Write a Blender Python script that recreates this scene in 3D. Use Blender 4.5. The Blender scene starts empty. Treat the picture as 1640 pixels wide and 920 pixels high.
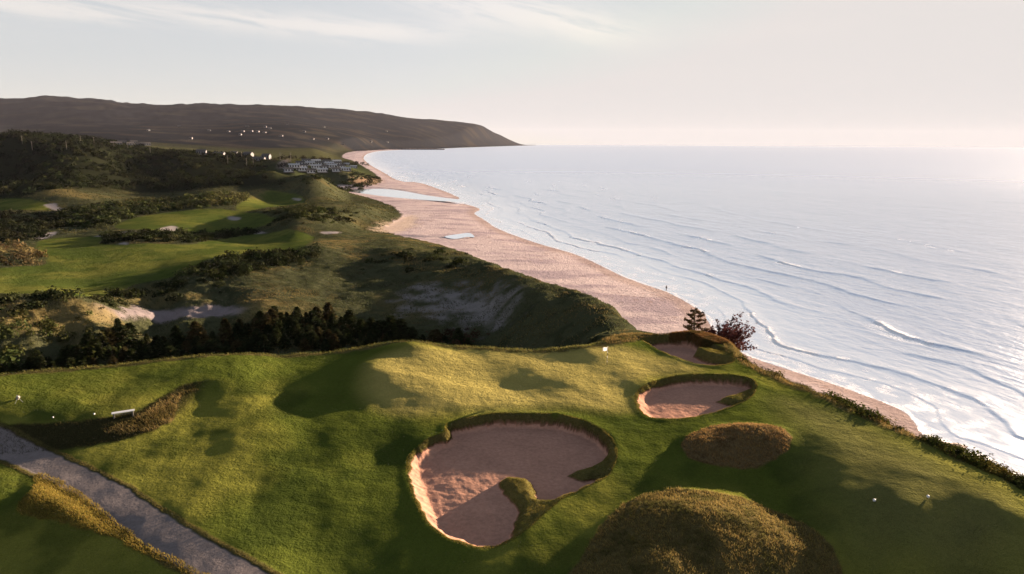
import bpy, bmesh, math, random
import numpy as np
random.seed(7); RNG = np.random.default_rng(11)
R = math.radians
# ------------------------------------------------------------------ camera, sky, sun, exposure
sc = bpy.context.scene
F = 1093.0; CAMZ = 46.0; PITCH = R(12.0); ROLL = R(0.26)
SUN_AZ = R(47.0); SUN_EL = R(6.8)
cam_d = bpy.data.cameras.new("camera"); cam = bpy.data.objects.new("camera", cam_d)
sc.collection.objects.link(cam); sc.camera = cam
cam_d.sensor_width = 36.0; cam_d.lens = 36.0 * F / 1640.0
cam_d.clip_start = 0.5; cam_d.clip_end = 120000
cam.location = (0, 0, CAMZ)
cr, sr, cp, sp = math.cos(ROLL), math.sin(ROLL), math.cos(PITCH), math.sin(PITCH)
r0 = np.array([1., 0, 0]); u0 = np.array([0, sp, cp]); f0 = np.array([0, cp, -sp])
RIGHT = r0 * cr + u0 * sr; UP = u0 * cr - r0 * sr; FWD = f0
from mathutils import Matrix, Vector
cam.rotation_euler = Matrix((RIGHT, UP, -FWD)).transposed().to_euler()

w = bpy.data.worlds.new("World"); sc.world = w; w.use_nodes = True
sc.view_settings.view_transform = 'Standard'; sc.view_settings.look = 'None'
sc.view_settings.gamma = 1.0; sc.view_settings.use_curve_mapping = False
sc.view_settings.exposure = 2.55
SKY_STRENGTH = 0.05; SUN_STRENGTH = 5.0
sl = bpy.data.lights.new("sun", 'SUN'); sl.energy = SUN_STRENGTH; sl.angle = R(0.53)
sl.color = (1.0, 0.74, 0.52)
so = bpy.data.objects.new("sun", sl); sc.collection.objects.link(so)
SUNV = Vector((math.sin(SUN_AZ) * math.cos(SUN_EL), math.cos(SUN_AZ) * math.cos(SUN_EL), math.sin(SUN_EL)))
so.rotation_euler = SUNV.to_track_quat('Z', 'Y').to_euler()
so.location = SUNV * 500

class NT:
    """small helper that writes node graphs"""
    def __init__(s, tree): s.t = tree; s.n = tree.nodes; s.l = tree.links
    def put(s, sock, v):
        if isinstance(v, bpy.types.NodeSocket): s.l.new(v, sock)
        elif v is not None: sock.default_value = v
    def m(s, op, a, b=None, c=None, clamp=False):
        n = s.n.new('ShaderNodeMath'); n.operation = op; n.use_clamp = clamp
        s.put(n.inputs[0], a); s.put(n.inputs[1], b); s.put(n.inputs[2], c); return n.outputs[0]
    def mix(s, f, a, b, mode='MIX'):
        n = s.n.new('ShaderNodeMix'); n.data_type = 'RGBA'; n.blend_type = mode
        s.put(n.inputs[0], f); s.put(n.inputs[6], a if not isinstance(a, tuple) else tuple(a) + (1,) * (4 - len(a)))
        s.put(n.inputs[7], b if not isinstance(b, tuple) else tuple(b) + (1,) * (4 - len(b))); return n.outputs[2]
    def noise(s, vec, scale, detail=4, rough=0.55, dist=0.0):
        n = s.n.new('ShaderNodeTexNoise'); s.put(n.inputs['Vector'], vec)
        n.inputs['Scale'].default_value = scale; n.inputs['Detail'].default_value = detail
        n.inputs['Roughness'].default_value = rough; n.inputs['Distortion'].default_value = dist
        return n.outputs['Fac']
    def ramp(s, v, lo, hi, a=0.0, b=1.0, smooth=True):
        n = s.n.new('ShaderNodeMapRange'); n.interpolation_type = 'SMOOTHSTEP' if smooth else 'LINEAR'
        s.put(n.inputs[0], v); n.inputs[1].default_value = lo; n.inputs[2].default_value = hi
        n.inputs[3].default_value = a; n.inputs[4].default_value = b; return n.outputs[0]
    def vec(s, x, y, z):
        n = s.n.new('ShaderNodeCombineXYZ'); s.put(n.inputs[0], x); s.put(n.inputs[1], y); s.put(n.inputs[2], z); return n.outputs[0]

def build_world():
    t = NT(w.node_tree); t.n.clear()
    out = t.n.new('ShaderNodeOutputWorld'); bg = t.n.new('ShaderNodeBackground')
    sky = t.n.new('ShaderNodeTexSky'); sky.sky_type = 'NISHITA'; sky.sun_disc = False
    sky.sun_elevation = SUN_EL; sky.sun_rotation = SUN_AZ
    sky.altitude = 46; sky.air_density = 1.0; sky.dust_density = 0.6; sky.ozone_density = 1.0
    hs = t.n.new('ShaderNodeHueSaturation'); hs.inputs['Saturation'].default_value = 0.6
    gm = t.n.new('ShaderNodeGamma'); gm.inputs['Gamma'].default_value = 0.25; t.l.new(sky.outputs[0], gm.inputs[0])
    t.l.new(gm.outputs[0], hs.inputs['Color'])
    col = hs.outputs[0]
    tc = t.n.new('ShaderNodeTexCoord'); sx = t.n.new('ShaderNodeSeparateXYZ')
    t.l.new(tc.outputs['Generated'], sx.inputs[0]); X, Y, Z = sx.outputs
    az = t.m('ARCTAN2', X, Y); el = t.m('ARCSINE', Z)
    # keeps the strip just under eye level as bright as the air above it
    def cloud(slope, off, thick, a0, a1, seed, nscale, amount, tilt):
        line = t.m('ADD', t.m('MULTIPLY', az, slope), off)
        wob = t.noise(t.vec(t.m('MULTIPLY', az, 4.0), seed, 0.0), 1.0, 3)
        line = t.m('ADD', line, t.m('MULTIPLY', t.m('SUBTRACT', wob, 0.5), 0.035))
        v = t.m('DIVIDE', t.m('SUBTRACT', el, line), thick)
        env = t.m('EXPONENT', t.m('MULTIPLY', t.m('POWER', t.m('ABSOLUTE', v), 2.0), -1.0))
        env = t.m('MULTIPLY', env, t.ramp(az, a0[0], a0[1])); env = t.m('MULTIPLY', env, t.ramp(az, a1[0], a1[1], 1.0, 0.0))
        q = t.m('ADD', el, t.m('MULTIPLY', az, tilt))
        n = t.noise(t.vec(t.m('MULTIPLY', az, 7.0), t.m('MULTIPLY', q, 60.0), seed), nscale, 9, 0.66, 0.35)
        f = t.m('MULTIPLY', env, t.ramp(n, 0.33, 0.56)); 
        return t.m('MULTIPLY', f, amount)
    c1 = cloud(-0.008, 0.147, 0.015, (-1.6, -1.2), (-0.22, 0.0), 3.1, 1.0, 1.0, 0.10)
    c2 = cloud(-0.17, 0.176, 0.024, (-0.30, -0.02), (0.06, 0.24), 8.7, 1.2, 0.95, 0.22)
    c3 = cloud(0.0, 0.215, 0.012, (-0.75, -0.65), (-0.55, -0.45), 5.7, 1.2, 0.5, 0.05)
    n0 = t.noise(t.vec(t.m('MULTIPLY', az, 2.0), t.m('MULTIPLY', el, 12.0), 1.3), 1.3, 5)
    veil = t.m('MULTIPLY', t.m('MULTIPLY', t.ramp(n0, 0.4, 0.8), t.ramp(el, 0.05, 0.2)), 0.3)
    cl = t.m('ADD', t.m('ADD', c1, c2), t.m('ADD', c3, veil), clamp=True)
    col = t.mix(1.0, col, t.mix(t.ramp(el, 0.0, 0.11), (1.84, 1.82, 1.88), (1.72, 1.73, 1.81)), 'MULTIPLY')
    col = t.mix(1.0, col, t.mix(t.ramp(el, 0.25, 1.0), (1, 1, 1), (0.40, 0.47, 0.58)), 'MULTIPLY')
    col = t.mix(1.0, col, (2.70, 2.56, 2.48), 'DARKEN')
    bright = t.mix(1.0, col, (1.30, 1.20, 1.12), 'MULTIPLY')
    col = t.mix(cl, col, bright)
    t.l.new(col, bg.inputs[0]); bg.inputs[1].default_value = SKY_STRENGTH
    t.l.new(bg.outputs[0], out.inputs[0])
build_world()

# ------------------------------------------------------------------ helpers
EARTH = 6371000.0
def ray(px, py):
    d = FWD + RIGHT * ((px - 820) / F) + UP * ((460 - py) / F); return d
def at_z(px, py, z, D=None):
    """point where the ray meets height z above the (curved) sea; D = depth instead of z"""
    d = ray(px, py)
    if D is not None:
        k = D / d[1]; x, y = d[0] * k, D; zz = CAMZ + d[2] * k
        return x, y, zz + (x * x + y * y) / (2 * EARTH)
    drop = 0.0
    for _ in range(40):
        if d[2] > -1e-5: d[2] = -1e-5
        k = (z - drop - CAMZ) / d[2]; x, y = d[0] * k, d[1] * k
        drop = min((x * x + y * y) / (2 * EARTH), 30)
    return x, y, z
def at_Dz(px, D, z):
    d = ray(px, 231); return d[0] / d[1] * D, D, z

def hash2(ix, iy, seed):
    h = (ix.astype(np.int64) * 374761393 + iy.astype(np.int64) * 668265263 + seed * 974634777) & 0xffffffff
    h = ((h ^ (h >> 13)) * 1274126177) & 0xffffffff
    return ((h ^ (h >> 16)) & 0xffff).astype(np.float32) / 65536.0
def perlin(x, y, seed=0):
    x = np.asarray(x, dtype=np.float64); y = np.asarray(y, dtype=np.float64)
    ix = np.floor(x); iy = np.floor(y); fx = x - ix; fy = y - iy
    ux = fx * fx * fx * (fx * (fx * 6 - 15) + 10); uy = fy * fy * fy * (fy * (fy * 6 - 15) + 10)
    def g(i, j):
        a = hash2(ix + i, iy + j, seed) * (2 * np.pi); return np.cos(a) * (fx - i) + np.sin(a) * (fy - j)
    return ((g(0, 0) * (1 - ux) + g(1, 0) * ux) * (1 - uy) + (g(0, 1) * (1 - ux) + g(1, 1) * ux) * uy) * 1.5
def fbm(x, y, octv=4, seed=0, gain=0.5):
    s = 0; a = 1.0
    for o in range(octv):
        s = s + a * perlin(x * 2 ** o, y * 2 ** o, seed + o * 17); a *= gain
    return s
def sstep(a, b, x):
    t = np.clip((x - a) / (b - a), 0, 1); return t * t * (3 - 2 * t)
def smooth_poly(pts, n=5, closed=True):
    P = np.array(pts, float); out = []; N = len(P)
    rng = range(N) if closed else range(N - 1)
    for i in rng:
        if closed: p0, p1, p2, p3 = P[i - 1], P[i], P[(i + 1) % N], P[(i + 2) % N]
        else: p0, p1, p2, p3 = P[max(i - 1, 0)], P[i], P[i + 1], P[min(i + 2, N - 1)]
        for k in range(n):
            t = k / n
            out.append(0.5 * ((2 * p1) + (-p0 + p2) * t + (2 * p0 - 5 * p1 + 4 * p2 - p3) * t * t + (-p0 + 3 * p1 - 3 * p2 + p3) * t ** 3))
    if not closed: out.append(P[-1])
    return np.array(out)
def seg_dist(x, y, poly, closed=True):
    best = np.full(x.shape, 1e18); N = len(poly)
    for i in range(N if closed else N - 1):
        ax, ay = poly[i][:2]; bx, by = poly[(i + 1) % N][:2]
        dx, dy = bx - ax, by - ay; L = dx * dx + dy * dy + 1e-12
        t = np.clip(((x - ax) * dx + (y - ay) * dy) / L, 0, 1)
        q = (x - ax - t * dx) ** 2 + (y - ay - t * dy) ** 2
        np.minimum(best, q, out=best)
    return np.sqrt(best)
def inside(x, y, poly):
    ins = np.zeros(x.shape, bool); N = len(poly)
    for i in range(N):
        ax, ay = poly[i][:2]; bx, by = poly[(i + 1) % N][:2]
        if ay == by: continue
        c = (ay > y) != (by > y)
        ins ^= c & (x < (bx - ax) * (y - ay) / (by - ay) + ax)
    return ins
def sdf(x, y, poly, pad=None):
    """signed distance, positive inside; outside a padded box it is just -pad"""
    poly = np.asarray(poly)
    if pad is None:
        d = seg_dist(x, y, poly); return np.where(inside(x, y, poly), d, -d)
    out = np.full(x.shape, -float(pad))
    lo = poly[:, :2].min(0) - pad; hi = poly[:, :2].max(0) + pad
    m = (x > lo[0]) & (x < hi[0]) & (y > lo[1]) & (y < hi[1])
    xs, ys = x[m], y[m]; d = seg_dist(xs, ys, poly)
    out[m] = np.maximum(np.where(inside(xs, ys, poly), d, -d), -pad); return out

# ------------------------------------------------------------------ polar height grid
NTH = 1500
TH = np.linspace(R(-50), R(50), NTH)
segs = [(12, 30, 70), (30, 100, 560), (100, 600, 340), (600, 14500, 230)]
lr = [np.array([math.log(12)])]
for a, b, n in segs: lr.append(np.linspace(math.log(a), math.log(b), n + 1)[1:])
LR = np.concatenate(lr); RR = np.exp(LR); NR = len(RR)
GX = RR[:, None] * np.sin(TH)[None, :]; GY = RR[:, None] * np.cos(TH)[None, :]
def sample(A, x, y):
    x = np.asarray(x, float); y = np.asarray(y, float)
    rr = np.sqrt(x * x + y * y); th = np.arctan2(x, y)
    fi = np.interp(np.log(np.maximum(rr, 12.0)), LR, np.arange(NR)); fj = (th - TH[0]) / (TH[1] - TH[0])
    fi = np.clip(fi, 0, NR - 1.001); fj = np.clip(fj, 0, NTH - 1.001)
    i = fi.astype(int); j = fj.astype(int); a = fi - i; b = fj - j
    return (A[i, j] * (1 - b) + A[i, j + 1] * b) * (1 - a) + (A[i + 1, j] * (1 - b) + A[i + 1, j + 1] * b) * a
MARCH = np.exp(np.linspace(math.log(18), math.log(14000), 5000))
def hit(px, py, A, rmin=0):
    d = ray(px, py); h = math.hypot(d[0], d[1]); dx, dy, dz = d[0] / h, d[1] / h, d[2] / h
    rr = MARCH[MARCH > rmin]; z = CAMZ + dz * rr; g = sample(A, dx * rr, dy * rr)
    k = np.nonzero(z < g)[0]
    if len(k) == 0: q = rr[-1]
    elif k[0] == 0: q = rr[0]
    else:
        i = k[0]; a = z[i - 1] - g[i - 1]; b = g[i] - z[i]; q = rr[i - 1] + (rr[i] - rr[i - 1]) * a / (a + b)
    return dx * q, dy * q
def hits(pts, A, rmin=0): return np.array([hit(px, py, A, rmin) for px, py in pts])

def tps(ctrl, wv, wu=1.0):
    """thin plate surface through control points, in (azimuth, log distance)"""
    C = np.array(ctrl, float)
    U = np.arctan2(C[:, 0], C[:, 1]) * wu; V = np.log(np.hypot(C[:, 0], C[:, 1])) * wv
    def ker(d2): return 0.5 * d2 * np.log(d2 + 1e-12)
    n = len(C); K = ker((U[:, None] - U) ** 2 + (V[:, None] - V) ** 2) + np.eye(n) * 1e-5
    P = np.stack([np.ones(n), U, V], 1)
    M = np.block([[K, P], [P.T, np.zeros((3, 3))]]); sol = np.linalg.solve(M, np.concatenate([C[:, 2], np.zeros(3)]))
    gu = TH * wu; gv = LR * wv; out = np.zeros((NR, NTH))
    for k in range(n):
        out += sol[k] * ker((gv[:, None] - V[k]) ** 2 + (gu[None, :] - U[k]) ** 2)
    return out + sol[n] + sol[n + 1] * gu[None, :] + sol[n + 2] * gv[:, None]

# ------------------------------------------------------------------ the headland plateau
Pz = [(-100, 640, 20.6), (0, 614, 20.6), (150, 599, 20.5), (300, 583, 20.4), (400, 575, 20.4), (560, 561, 20.6), (640, 555, 21.0),
      (780, 558, 20.8), (900, 561, 20.7), (985, 549, 21.0), (1040, 541, 20.4), (1110, 540, 20.7), (1150, 552, 20.5), (1178, 572, 20.6),
      (1235, 602, 20.2), (1335, 642, 20.2), (1430, 687, 20.2), (1530, 732, 20.1), (1640, 780, 20.1), (1800, 860, 20.0),
      (972, 585, 20.4), (850, 600, 20.2), (700, 600, 20.5), (550, 640, 19.9), (400, 640, 20.1), (700, 650, 20.0), (900, 650, 20.0), (1010, 650, 19.9),
      (400, 700, 19.6), (300, 680, 19.5), (550, 720, 19.3), (630, 780, 19.0), (400, 800, 18.85), (500, 880, 18.3), (640, 900, 18.3), (250, 760, 19.15),
      (0, 705, 19.2), (100, 740, 19.15), (200, 800, 19.05), (300, 860, 18.95), (430, 915, 18.7), (0, 780, 19.2), (0, 860, 18.6), (100, 900, 18.2), (0, 650, 20.4),
      (1020, 740, 19.65), (950, 820, 19.25), (870, 900, 18.8), (1100, 690, 19.9), (1250, 670, 20.2), (1300, 720, 20.3), (1400, 760, 20.4), (1250, 780, 19.3),
      (1350, 815, 19.9), (1500, 800, 20.45), (1600, 830, 20.6), (1430, 830, 20.2), (1450, 875, 19.5), (1640, 910, 19.3), (1400, 925, 17.7), (1550, 925, 18.0), (1150, 850, 19.2), (1100, 920, 18.6),
      (700, 1100, 17.0), (1500, 1150, 15.5), (100, 1100, 17.0), (-300, 800, 19.0), (2000, 1000, 18.5)]
PB = tps([at_z(a, b, c) for a, b, c in Pz], 0.4)
SX, SY = math.sin(SUN_AZ), math.cos(SUN_AZ)
near = RR < 130
def bump(A, px, py, h, r_perp, r_sun, rot=0.0):
    x0, y0 = hit(px, py, PB); c, s = math.cos(rot), math.sin(rot)
    dx, dy = GX[near] - x0, GY[near] - y0
    a = dx * SX + dy * SY; b = -dx * SY + dy * SX
    a, b = a * c + b * s, -a * s + b * c
    A[near] += 0.8 * h * np.exp(-(a / r_sun) ** 2 - (b / r_perp) ** 2)
P1 = PB.copy()
for q in [(596, 600, 1.15, 5.5, 4.0), (480, 640, -0.55, 5, 4.5), (655, 560, 0.9, 4.5, 3.2), (560, 585, -0.3, 4, 3), (865, 600, 0.35, 4, 3), (815, 615, -0.25, 3.5, 2.5),
          (935, 562, 0.45, 3, 2.5), (880, 578, -0.15, 3, 2.5), (1440, 750, 0.35, 7, 6), (1250, 770, -0.5, 6, 5), (620, 730, -0.35, 4, 2.5), (560, 700, 0.3, 4, 3),
          (420, 730, 0.18, 6, 4), (520, 800, 0.2, 5, 4), (1130, 735, -0.2, 5, 3), (700, 625, 0.3, 5, 3), (1040, 620, 0.2, 3, 2)]: bump(P1, *q)
xn, yn = GX[near], GY[near]
P1[near] += 0.15 * fbm(xn / 11.0, yn / 11.0, 3, 5) + 0.045 * fbm(xn / 4.2, yn / 4.2, 2, 6) + 0.02 * fbm(xn / 2.0, yn / 2.0, 2, 9)
def wpoly(pts, n=5, A=PB): return smooth_poly(hits(pts, A), n)
# raised tee tier on the left
tier = wpoly([(-120, 640), (-60, 618), (150, 597), (300, 583), (385, 576), (430, 582), (400, 603), (360, 617), (300, 629), (262, 648), (225, 668), (165, 683), (90, 690), (20, 695), (-60, 705), (-160, 720)])
dt = sdf(xn, yn, tier, 12)
tier_in = sstep(-4.2, 0.2, dt + 0.25 * fbm(xn / 3, yn / 3, 2, 3))
P1[near] += 1.0 * tier_in * sstep(-1, 9, dt + 6.0) * sstep(-19, -33, xn) 
# golden bank beside the bench
bankD = wpoly([(322, 625), (300, 633), (285, 645), (284, 662), (268, 680), (228, 694), (170, 694), (205, 676), (236, 660), (262, 642), (300, 628)], A=P1)
dD = sdf(xn, yn, bankD, 6); P1[near] += 0.2 * sstep(-1.2, 2.0, dD)
# gravel path
path_c = smooth_poly(hits([(-120, 672), (-40, 700), (20, 722), (90, 750), (160, 785), (220, 826), (280, 866), (350, 905), (420, 945), (520, 1010)], PB), 6, False)
path_w = 1.35
dpath = seg_dist(xn, yn, path_c, False)
pm = sstep(path_w + 0.9, path_w - 0.2, dpath); P1[near] -= 0.02 * pm
# golden bank between the path and the lower lawn
bankC = wpoly([(58, 758), (52, 788), (28, 815), (45, 832), (100, 843), (178, 862), (225, 884), (318, 925), (352, 928), (248, 875), (190, 835), (140, 796), (92, 766)])
dC = sdf(xn, yn, bankC, 8); P1[near] += 0.75 * sstep(-1.2, 1.6, dC) * sstep(0, 2.0, dpath - path_w)
# rough mounds
moundA = wpoly([(1092, 712), (1110, 697), (1150, 684), (1200, 681), (1245, 687), (1267, 703), (1262, 722), (1235, 738), (1190, 748), (1140, 744), (1103, 733)])
dA = sdf(xn, yn, moundA, 8)
P1[near] += 1.35 * sstep(-1.2, 3.8, dA) * (1 + 0.15 * fbm(xn / 2.5, yn / 2.5, 3, 31)) * np.where(dA > -1.0, 1, 0)
moundB = wpoly([(880, 1000), (925, 905), (950, 865), (985, 822), (1030, 795), (1080, 786), (1140, 788), (1200, 799), (1262, 825), (1312, 860), (1342, 900), (1350, 960), (1330, 1050), (1100, 1120)])
dB = sdf(xn, yn, moundB, 14)
P1[near] += (1.6 * sstep(-1.6, 6.0, dB)) * (1 + 0.16 * fbm(xn / 4.5, yn / 4.5, 3, 41)) * (dB > -1.6)
# bunkers
ap = (-SX, -SY)
def carve(rim, depth, w_far, w_near, seed, tongues=()):
    d = sdf(xn, yn, rim, 6); c = rim.mean(0); L = np.abs(rim - c).max()
    t = np.clip(0.5 + 0.5 * ((xn - c[0]) * ap[0] + (yn - c[1]) * ap[1]) / L, 0, 1)
    dd = d + 0.22 * fbm(xn / 1.3, yn / 1.3, 3, seed) * (np.abs(d) < 5)
    W = w_far + (w_near - w_far) * t
    s = sstep(-0.05, 1, dd / W)
    P1[near] += 0.07 * np.exp(-((d + 0.2) / 0.5) ** 2)
    P1[near] -= depth * s * (1.0 - 0.55 * t)
    lo_ = 0.50 - 0.38 * sstep(0.45, 0.85, t); sand = sstep(0, 0.12, dd / W - lo_)
    tm = np.zeros_like(s)
    for tg, hh in tongues:
        dq = sdf(xn, yn, tg, 3) + 0.15 * fbm(xn / 0.9, yn / 0.9, 2, seed + 5)
        k = sstep(-0.25, 0.75, dq) * s; P1[near] += hh * k; tm = np.maximum(tm, sstep(-0.12, 0.1, dq))
    P1[near] += 0.03 * fbm(xn / 0.8, yn / 0.8, 2, seed + 9) * sand
    return d, sand * (1 - tm), tm * (d > 0)
rim1 = wpoly([(654, 765), (653, 735), (662, 722), (690, 702), (712, 694), (716, 681), (742, 671), (800, 663), (860, 663), (910, 668), (950, 681), (976, 700), (987, 722), (982, 748),
              (968, 766), (935, 783), (900, 799), (868, 826), (842, 850), (815, 868), (785, 879), (750, 877), (715, 862), (685, 838), (667, 805)])
tg1 = wpoly([(800, 760), (826, 754), (852, 762), (862, 788), (900, 786), (950, 770), (985, 765), (960, 800), (890, 830), (840, 880), (815, 878), (820, 850), (826, 826), (832, 805), (816, 785)])
tg2 = wpoly([(911, 745), (935, 735), (962, 722), (985, 705), (995, 740), (985, 758), (960, 750), (935, 752)])
d1, sand1, tm1 = carve(rim1, 1.30, 0.65, 1.5, 101, ((tg1, 0.7), (tg2, 0.6)))
rim2 = wpoly([(1018, 645), (1022, 628), (1048, 613), (1080, 604), (1130, 600), (1182, 601), (1208, 610), (1210, 626), (1195, 642), (1160, 656), (1110, 669), (1065, 672), (1032, 665)])
tg3 = wpoly([(1150, 632), (1175, 622), (1205, 612), (1218, 622), (1200, 640), (1180, 640), (1165, 636)])
d2, sand2, tm2 = carve(rim2, 1.2, 0.6, 1.5, 201, ((tg3, 0.7),))
rim3 = wpoly([(1028, 545), (1060, 538), (1105, 537), (1128, 546), (1165, 560), (1176, 578), (1150, 586), (1110, 582), (1075, 571), (1045, 557)])
tg4 = wpoly([(1112, 556), (1140, 556), (1180, 566), (1185, 582), (1160, 572), (1130, 566)])
d3, sand3, tm3 = carve(rim3, 1.8, 0.9, 1.5, 301, ((tg4, 1.4),))
# knoll with the two trees behind the third bunker
kx, ky = hit(1128, 543, PB)
P1[near] += 0.05 * np.exp(-((xn - kx) / 3.6) ** 2 - ((yn - ky - 1.5) / 2.6) ** 2) * (1 + 0.5 * fbm(xn / 1.5, yn / 1.5, 3, 71))

# ------------------------------------------------------------------ shoreline, dunes, valley, far country
shore = [at_z(*q, 0.0)[:2] for q in [(2300, 1150), (1900, 905), (1640, 772), (1560, 730), (1505, 709), (1483, 694), (1466, 670), (1440, 653), (1400, 637), (1330, 613), (1260, 590),
         (1200, 569), (1168, 552), (1142, 521), (1130, 502), (1100, 483), (1066, 466), (1000, 443), (930, 410), (860, 389), (800, 367), (776, 352), (761, 342), (769, 334),
         (728, 322), (737, 317), (698, 301), (668, 292), (640, 290), (614, 276), (590, 262), (583, 252), (594, 245), (622, 241.2)]]
shore += [at_Dz(*q, 0.0)[:2] for q in [(700, 4800), (760, 6500), (820, 9500), (853, 12500)]]
shore_s = smooth_poly(shore, 4, False)
landpoly = np.concatenate([shore_s, [(500, 14000), (500, 16000), (-22000, 16000), (-22000, -50), (300, -50)]])
sx_, sy_ = at_z(2300, 1150, 0.0)[:2]
def coarse_sdf(X, Y, poly, st=4):
    """signed distance worked out on every st-th row and column, filled in linearly"""
    nr_, nc_ = X.shape; I = np.unique(np.append(np.arange(0, nr_, st), nr_ - 1)); J = np.unique(np.append(np.arange(0, nc_, st), nc_ - 1))
    D = sdf(X[np.ix_(I, J)], Y[np.ix_(I, J)], poly)
    fi = np.interp(np.arange(nr_), I, np.arange(len(I))); fj = np.interp(np.arange(nc_), J, np.arange(len(J)))
    i = np.minimum(fi.astype(int), len(I) - 2); j = np.minimum(fj.astype(int), len(J) - 2); a = (fi - i)[:, None]; b = (fj - j)[None, :]
    return (D[np.ix_(i, j)] * (1 - b) + D[np.ix_(i, j + 1)] * b) * (1 - a) + (D[np.ix_(i + 1, j)] * (1 - b) + D[np.ix_(i + 1, j + 1)] * b) * a
dshore = coarse_sdf(GX, GY, landpoly)
ridge = [(982, 541, 15.0), (960, 523, 14.6), (930, 498, 14.3), (895, 475, 13.0), (860, 455, 12.0), (830, 438, 11.0), (800, 423, 10.0), (770, 407, 8.6), (740, 394, 7.2), (705, 384, 5.6), (665, 376, 4.6)]
rw = [at_z(*q) for q in ridge]
toe = [(x + 0.97 * 1.15 * z + 0, y + 0.2 * z) for x, y, z in rw]
veg = [(toe[0][0] - 10, toe[0][1] - 60), toe[0]] + toe[1:]
veg += [at_z(a, b, 2.3)[:2] for a, b in [(625, 369), (640, 357), (655, 345), (640, 331), (610, 320), (570, 311), (530, 306), (512, 302), (530, 299.5), (570, 299), (602, 297), (619, 290), (607, 278), (590, 268), (568, 257), (550, 251.5)]]
veg += [at_Dz(560, 2900, 0)[:2], at_Dz(590, 3400, 0)[:2], at_Dz(640, 4300, 0)[:2], at_Dz(700, 5000, 0)[:2], at_Dz(758, 6700, 0)[:2], at_Dz(818, 9700, 0)[:2], at_Dz(849, 12700, 0)[:2]]
vegpoly = np.concatenate([smooth_poly(veg, 3, False), [(300, 16000), (-22000, 16000), (-22000, -50), (0, -50)]])
dveg = coarse_sdf(GX, GY, vegpoly)
Lz = [(-100, 620, 6), (0, 600, 6), (200, 570, 4.5), (400, 555, 4.0), (600, 545, 4), (700, 552, 4), (800, 550, 4.5), (850, 551, 7.5), (890, 551, 10.0), (930, 551, 12.0),
      (0, 500, 13), (100, 487, 12.5), (150, 505, 11), (185, 535, 7.5), (0, 545, 10), (60, 560, 8), (-80, 490, 13), (110, 560, 6.5),
      (250, 510, 5.5), (350, 505, 5.8), (300, 530, 4.8), (430, 500, 7), (200, 475, 8.5), (300, 455, 9), (400, 432, 9.5), (350, 412, 9.2), (450, 410, 9.5),
      (0, 466, 9.8), (130, 470, 8.8), (100, 425, 8.2), (250, 425, 8.2), (0, 400, 9), (300, 395, 8), (450, 388, 7.6), (500, 378, 8.2),
      (520, 398, 10.2), (600, 392, 8.6), (560, 450, 5.8), (480, 450, 7.5), (650, 450, 6.0), (600, 500, 4.6), (700, 500, 4.8), (800, 510, 6.2), (820, 530, 7.2), (700, 425, 8.4), (780, 455, 8.0), (842, 513, 9.3), (640, 405, 9.2), (620, 384, 7.5),
      (230, 378, 9.5), (300, 350, 9), (200, 350, 8.5), (380, 350, 7.8), (430, 362, 7.5), (470, 345, 13), (530, 352, 10), (420, 345, 10), (540, 325, 11.5), (590, 333, 9.5), (620, 345, 6.5), (580, 360, 5.2), (500, 320, 9), (450, 315, 8), (560, 314, 5),
      (100, 340, 9), (0, 340, 9), (95, 308, 15), (140, 316, 13), (30, 312, 13), (0, 325, 10), (0, 300, 11), (200, 300, 11), (200, 320, 10), (350, 312, 13), (400, 308, 11), (300, 325, 10), (450, 300, 6), (510, 301, 4),
      (0, 270, 20), (200, 270, 19), (350, 277, 17), (430, 288, 13), (520, 290, 9), (440, 277, 20), (500, 279, 20.5), (560, 277, 20), (595, 277, 16.5), (612, 287, 9),
      (0, 250, 31), (150, 247, 33), (300, 252, 28), (420, 258, 24), (500, 260, 22), (560, 262, 18), (470, 266, 21.5)]
Ld = [(-100, 231, 1300), (0, 230, 1300), (70, 227, 1350), (130, 227, 1350), (180, 230, 1300), (240, 238, 1250), (330, 243, 1350), (450, 248, 1500), (530, 250, 1650),
      (-100, 212, 2700), (0, 213, 2700), (150, 214, 2700), (250, 222, 2500), (330, 230, 2400), (400, 236, 2300), (500, 240, 2500), (560, 241, 3000),
      (200, 206, 3200), (300, 210, 3200), (420, 206, 3300), (480, 204, 3500), (560, 222, 3400), (640, 232, 4200),
      (0, 190, 4200), (200, 192, 4200), (350, 193, 4300), (500, 197, 4700), (600, 210, 5200), (680, 218, 5600), (740, 222, 6700),
      (-150, 166, 5600), (-60, 161, 5600), (0, 158.5, 5600), (60, 156.5, 5600), (110, 156.5, 5600), (160, 160, 5700), (220, 166.5, 6000), (330, 168, 6500), (450, 171.5, 7000), (550, 176, 7300), (620, 184, 7600), (650, 188.5, 8000), (700, 192, 8300), (760, 199, 9000),
      (785, 207, 9500), (800, 213, 10000), (815, 216, 10600), (830, 221, 11300), (846, 227, 12300)]
Lb = [(a, 11500 if a < 500 else 13500, 120) for a in (-150, 50, 250, 450, 650)] + [(20, 2000, 55), (150, 2000, 52), (300, 1900, 40), (420, 1900, 26), (520, 2100, 18), (750, 14000, 80)]
ctrl = [at_z(*q) for q in Lz] + [at_z(a, b, 0, D) for a, b, D in Ld] + [at_Dz(*q) for q in Lb] + [(x, y, z) for x, y, z in rw] + [(x - 3.6, y - 0.8, z - 0.35) for x, y, z in rw[3:]]
LB = tps(ctrl, 0.28)
r2 = RR[:, None] * np.ones((1, NTH))
nz = 0.6 * fbm(GX / 38, GY / 38, 4, 77) * sstep(95, 130, r2) * sstep(1500, 600, r2)
nz += 0.35 * fbm(GX / 9, GY / 9, 3, 78) * sstep(95, 130, r2) * sstep(700, 300, r2)
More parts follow.
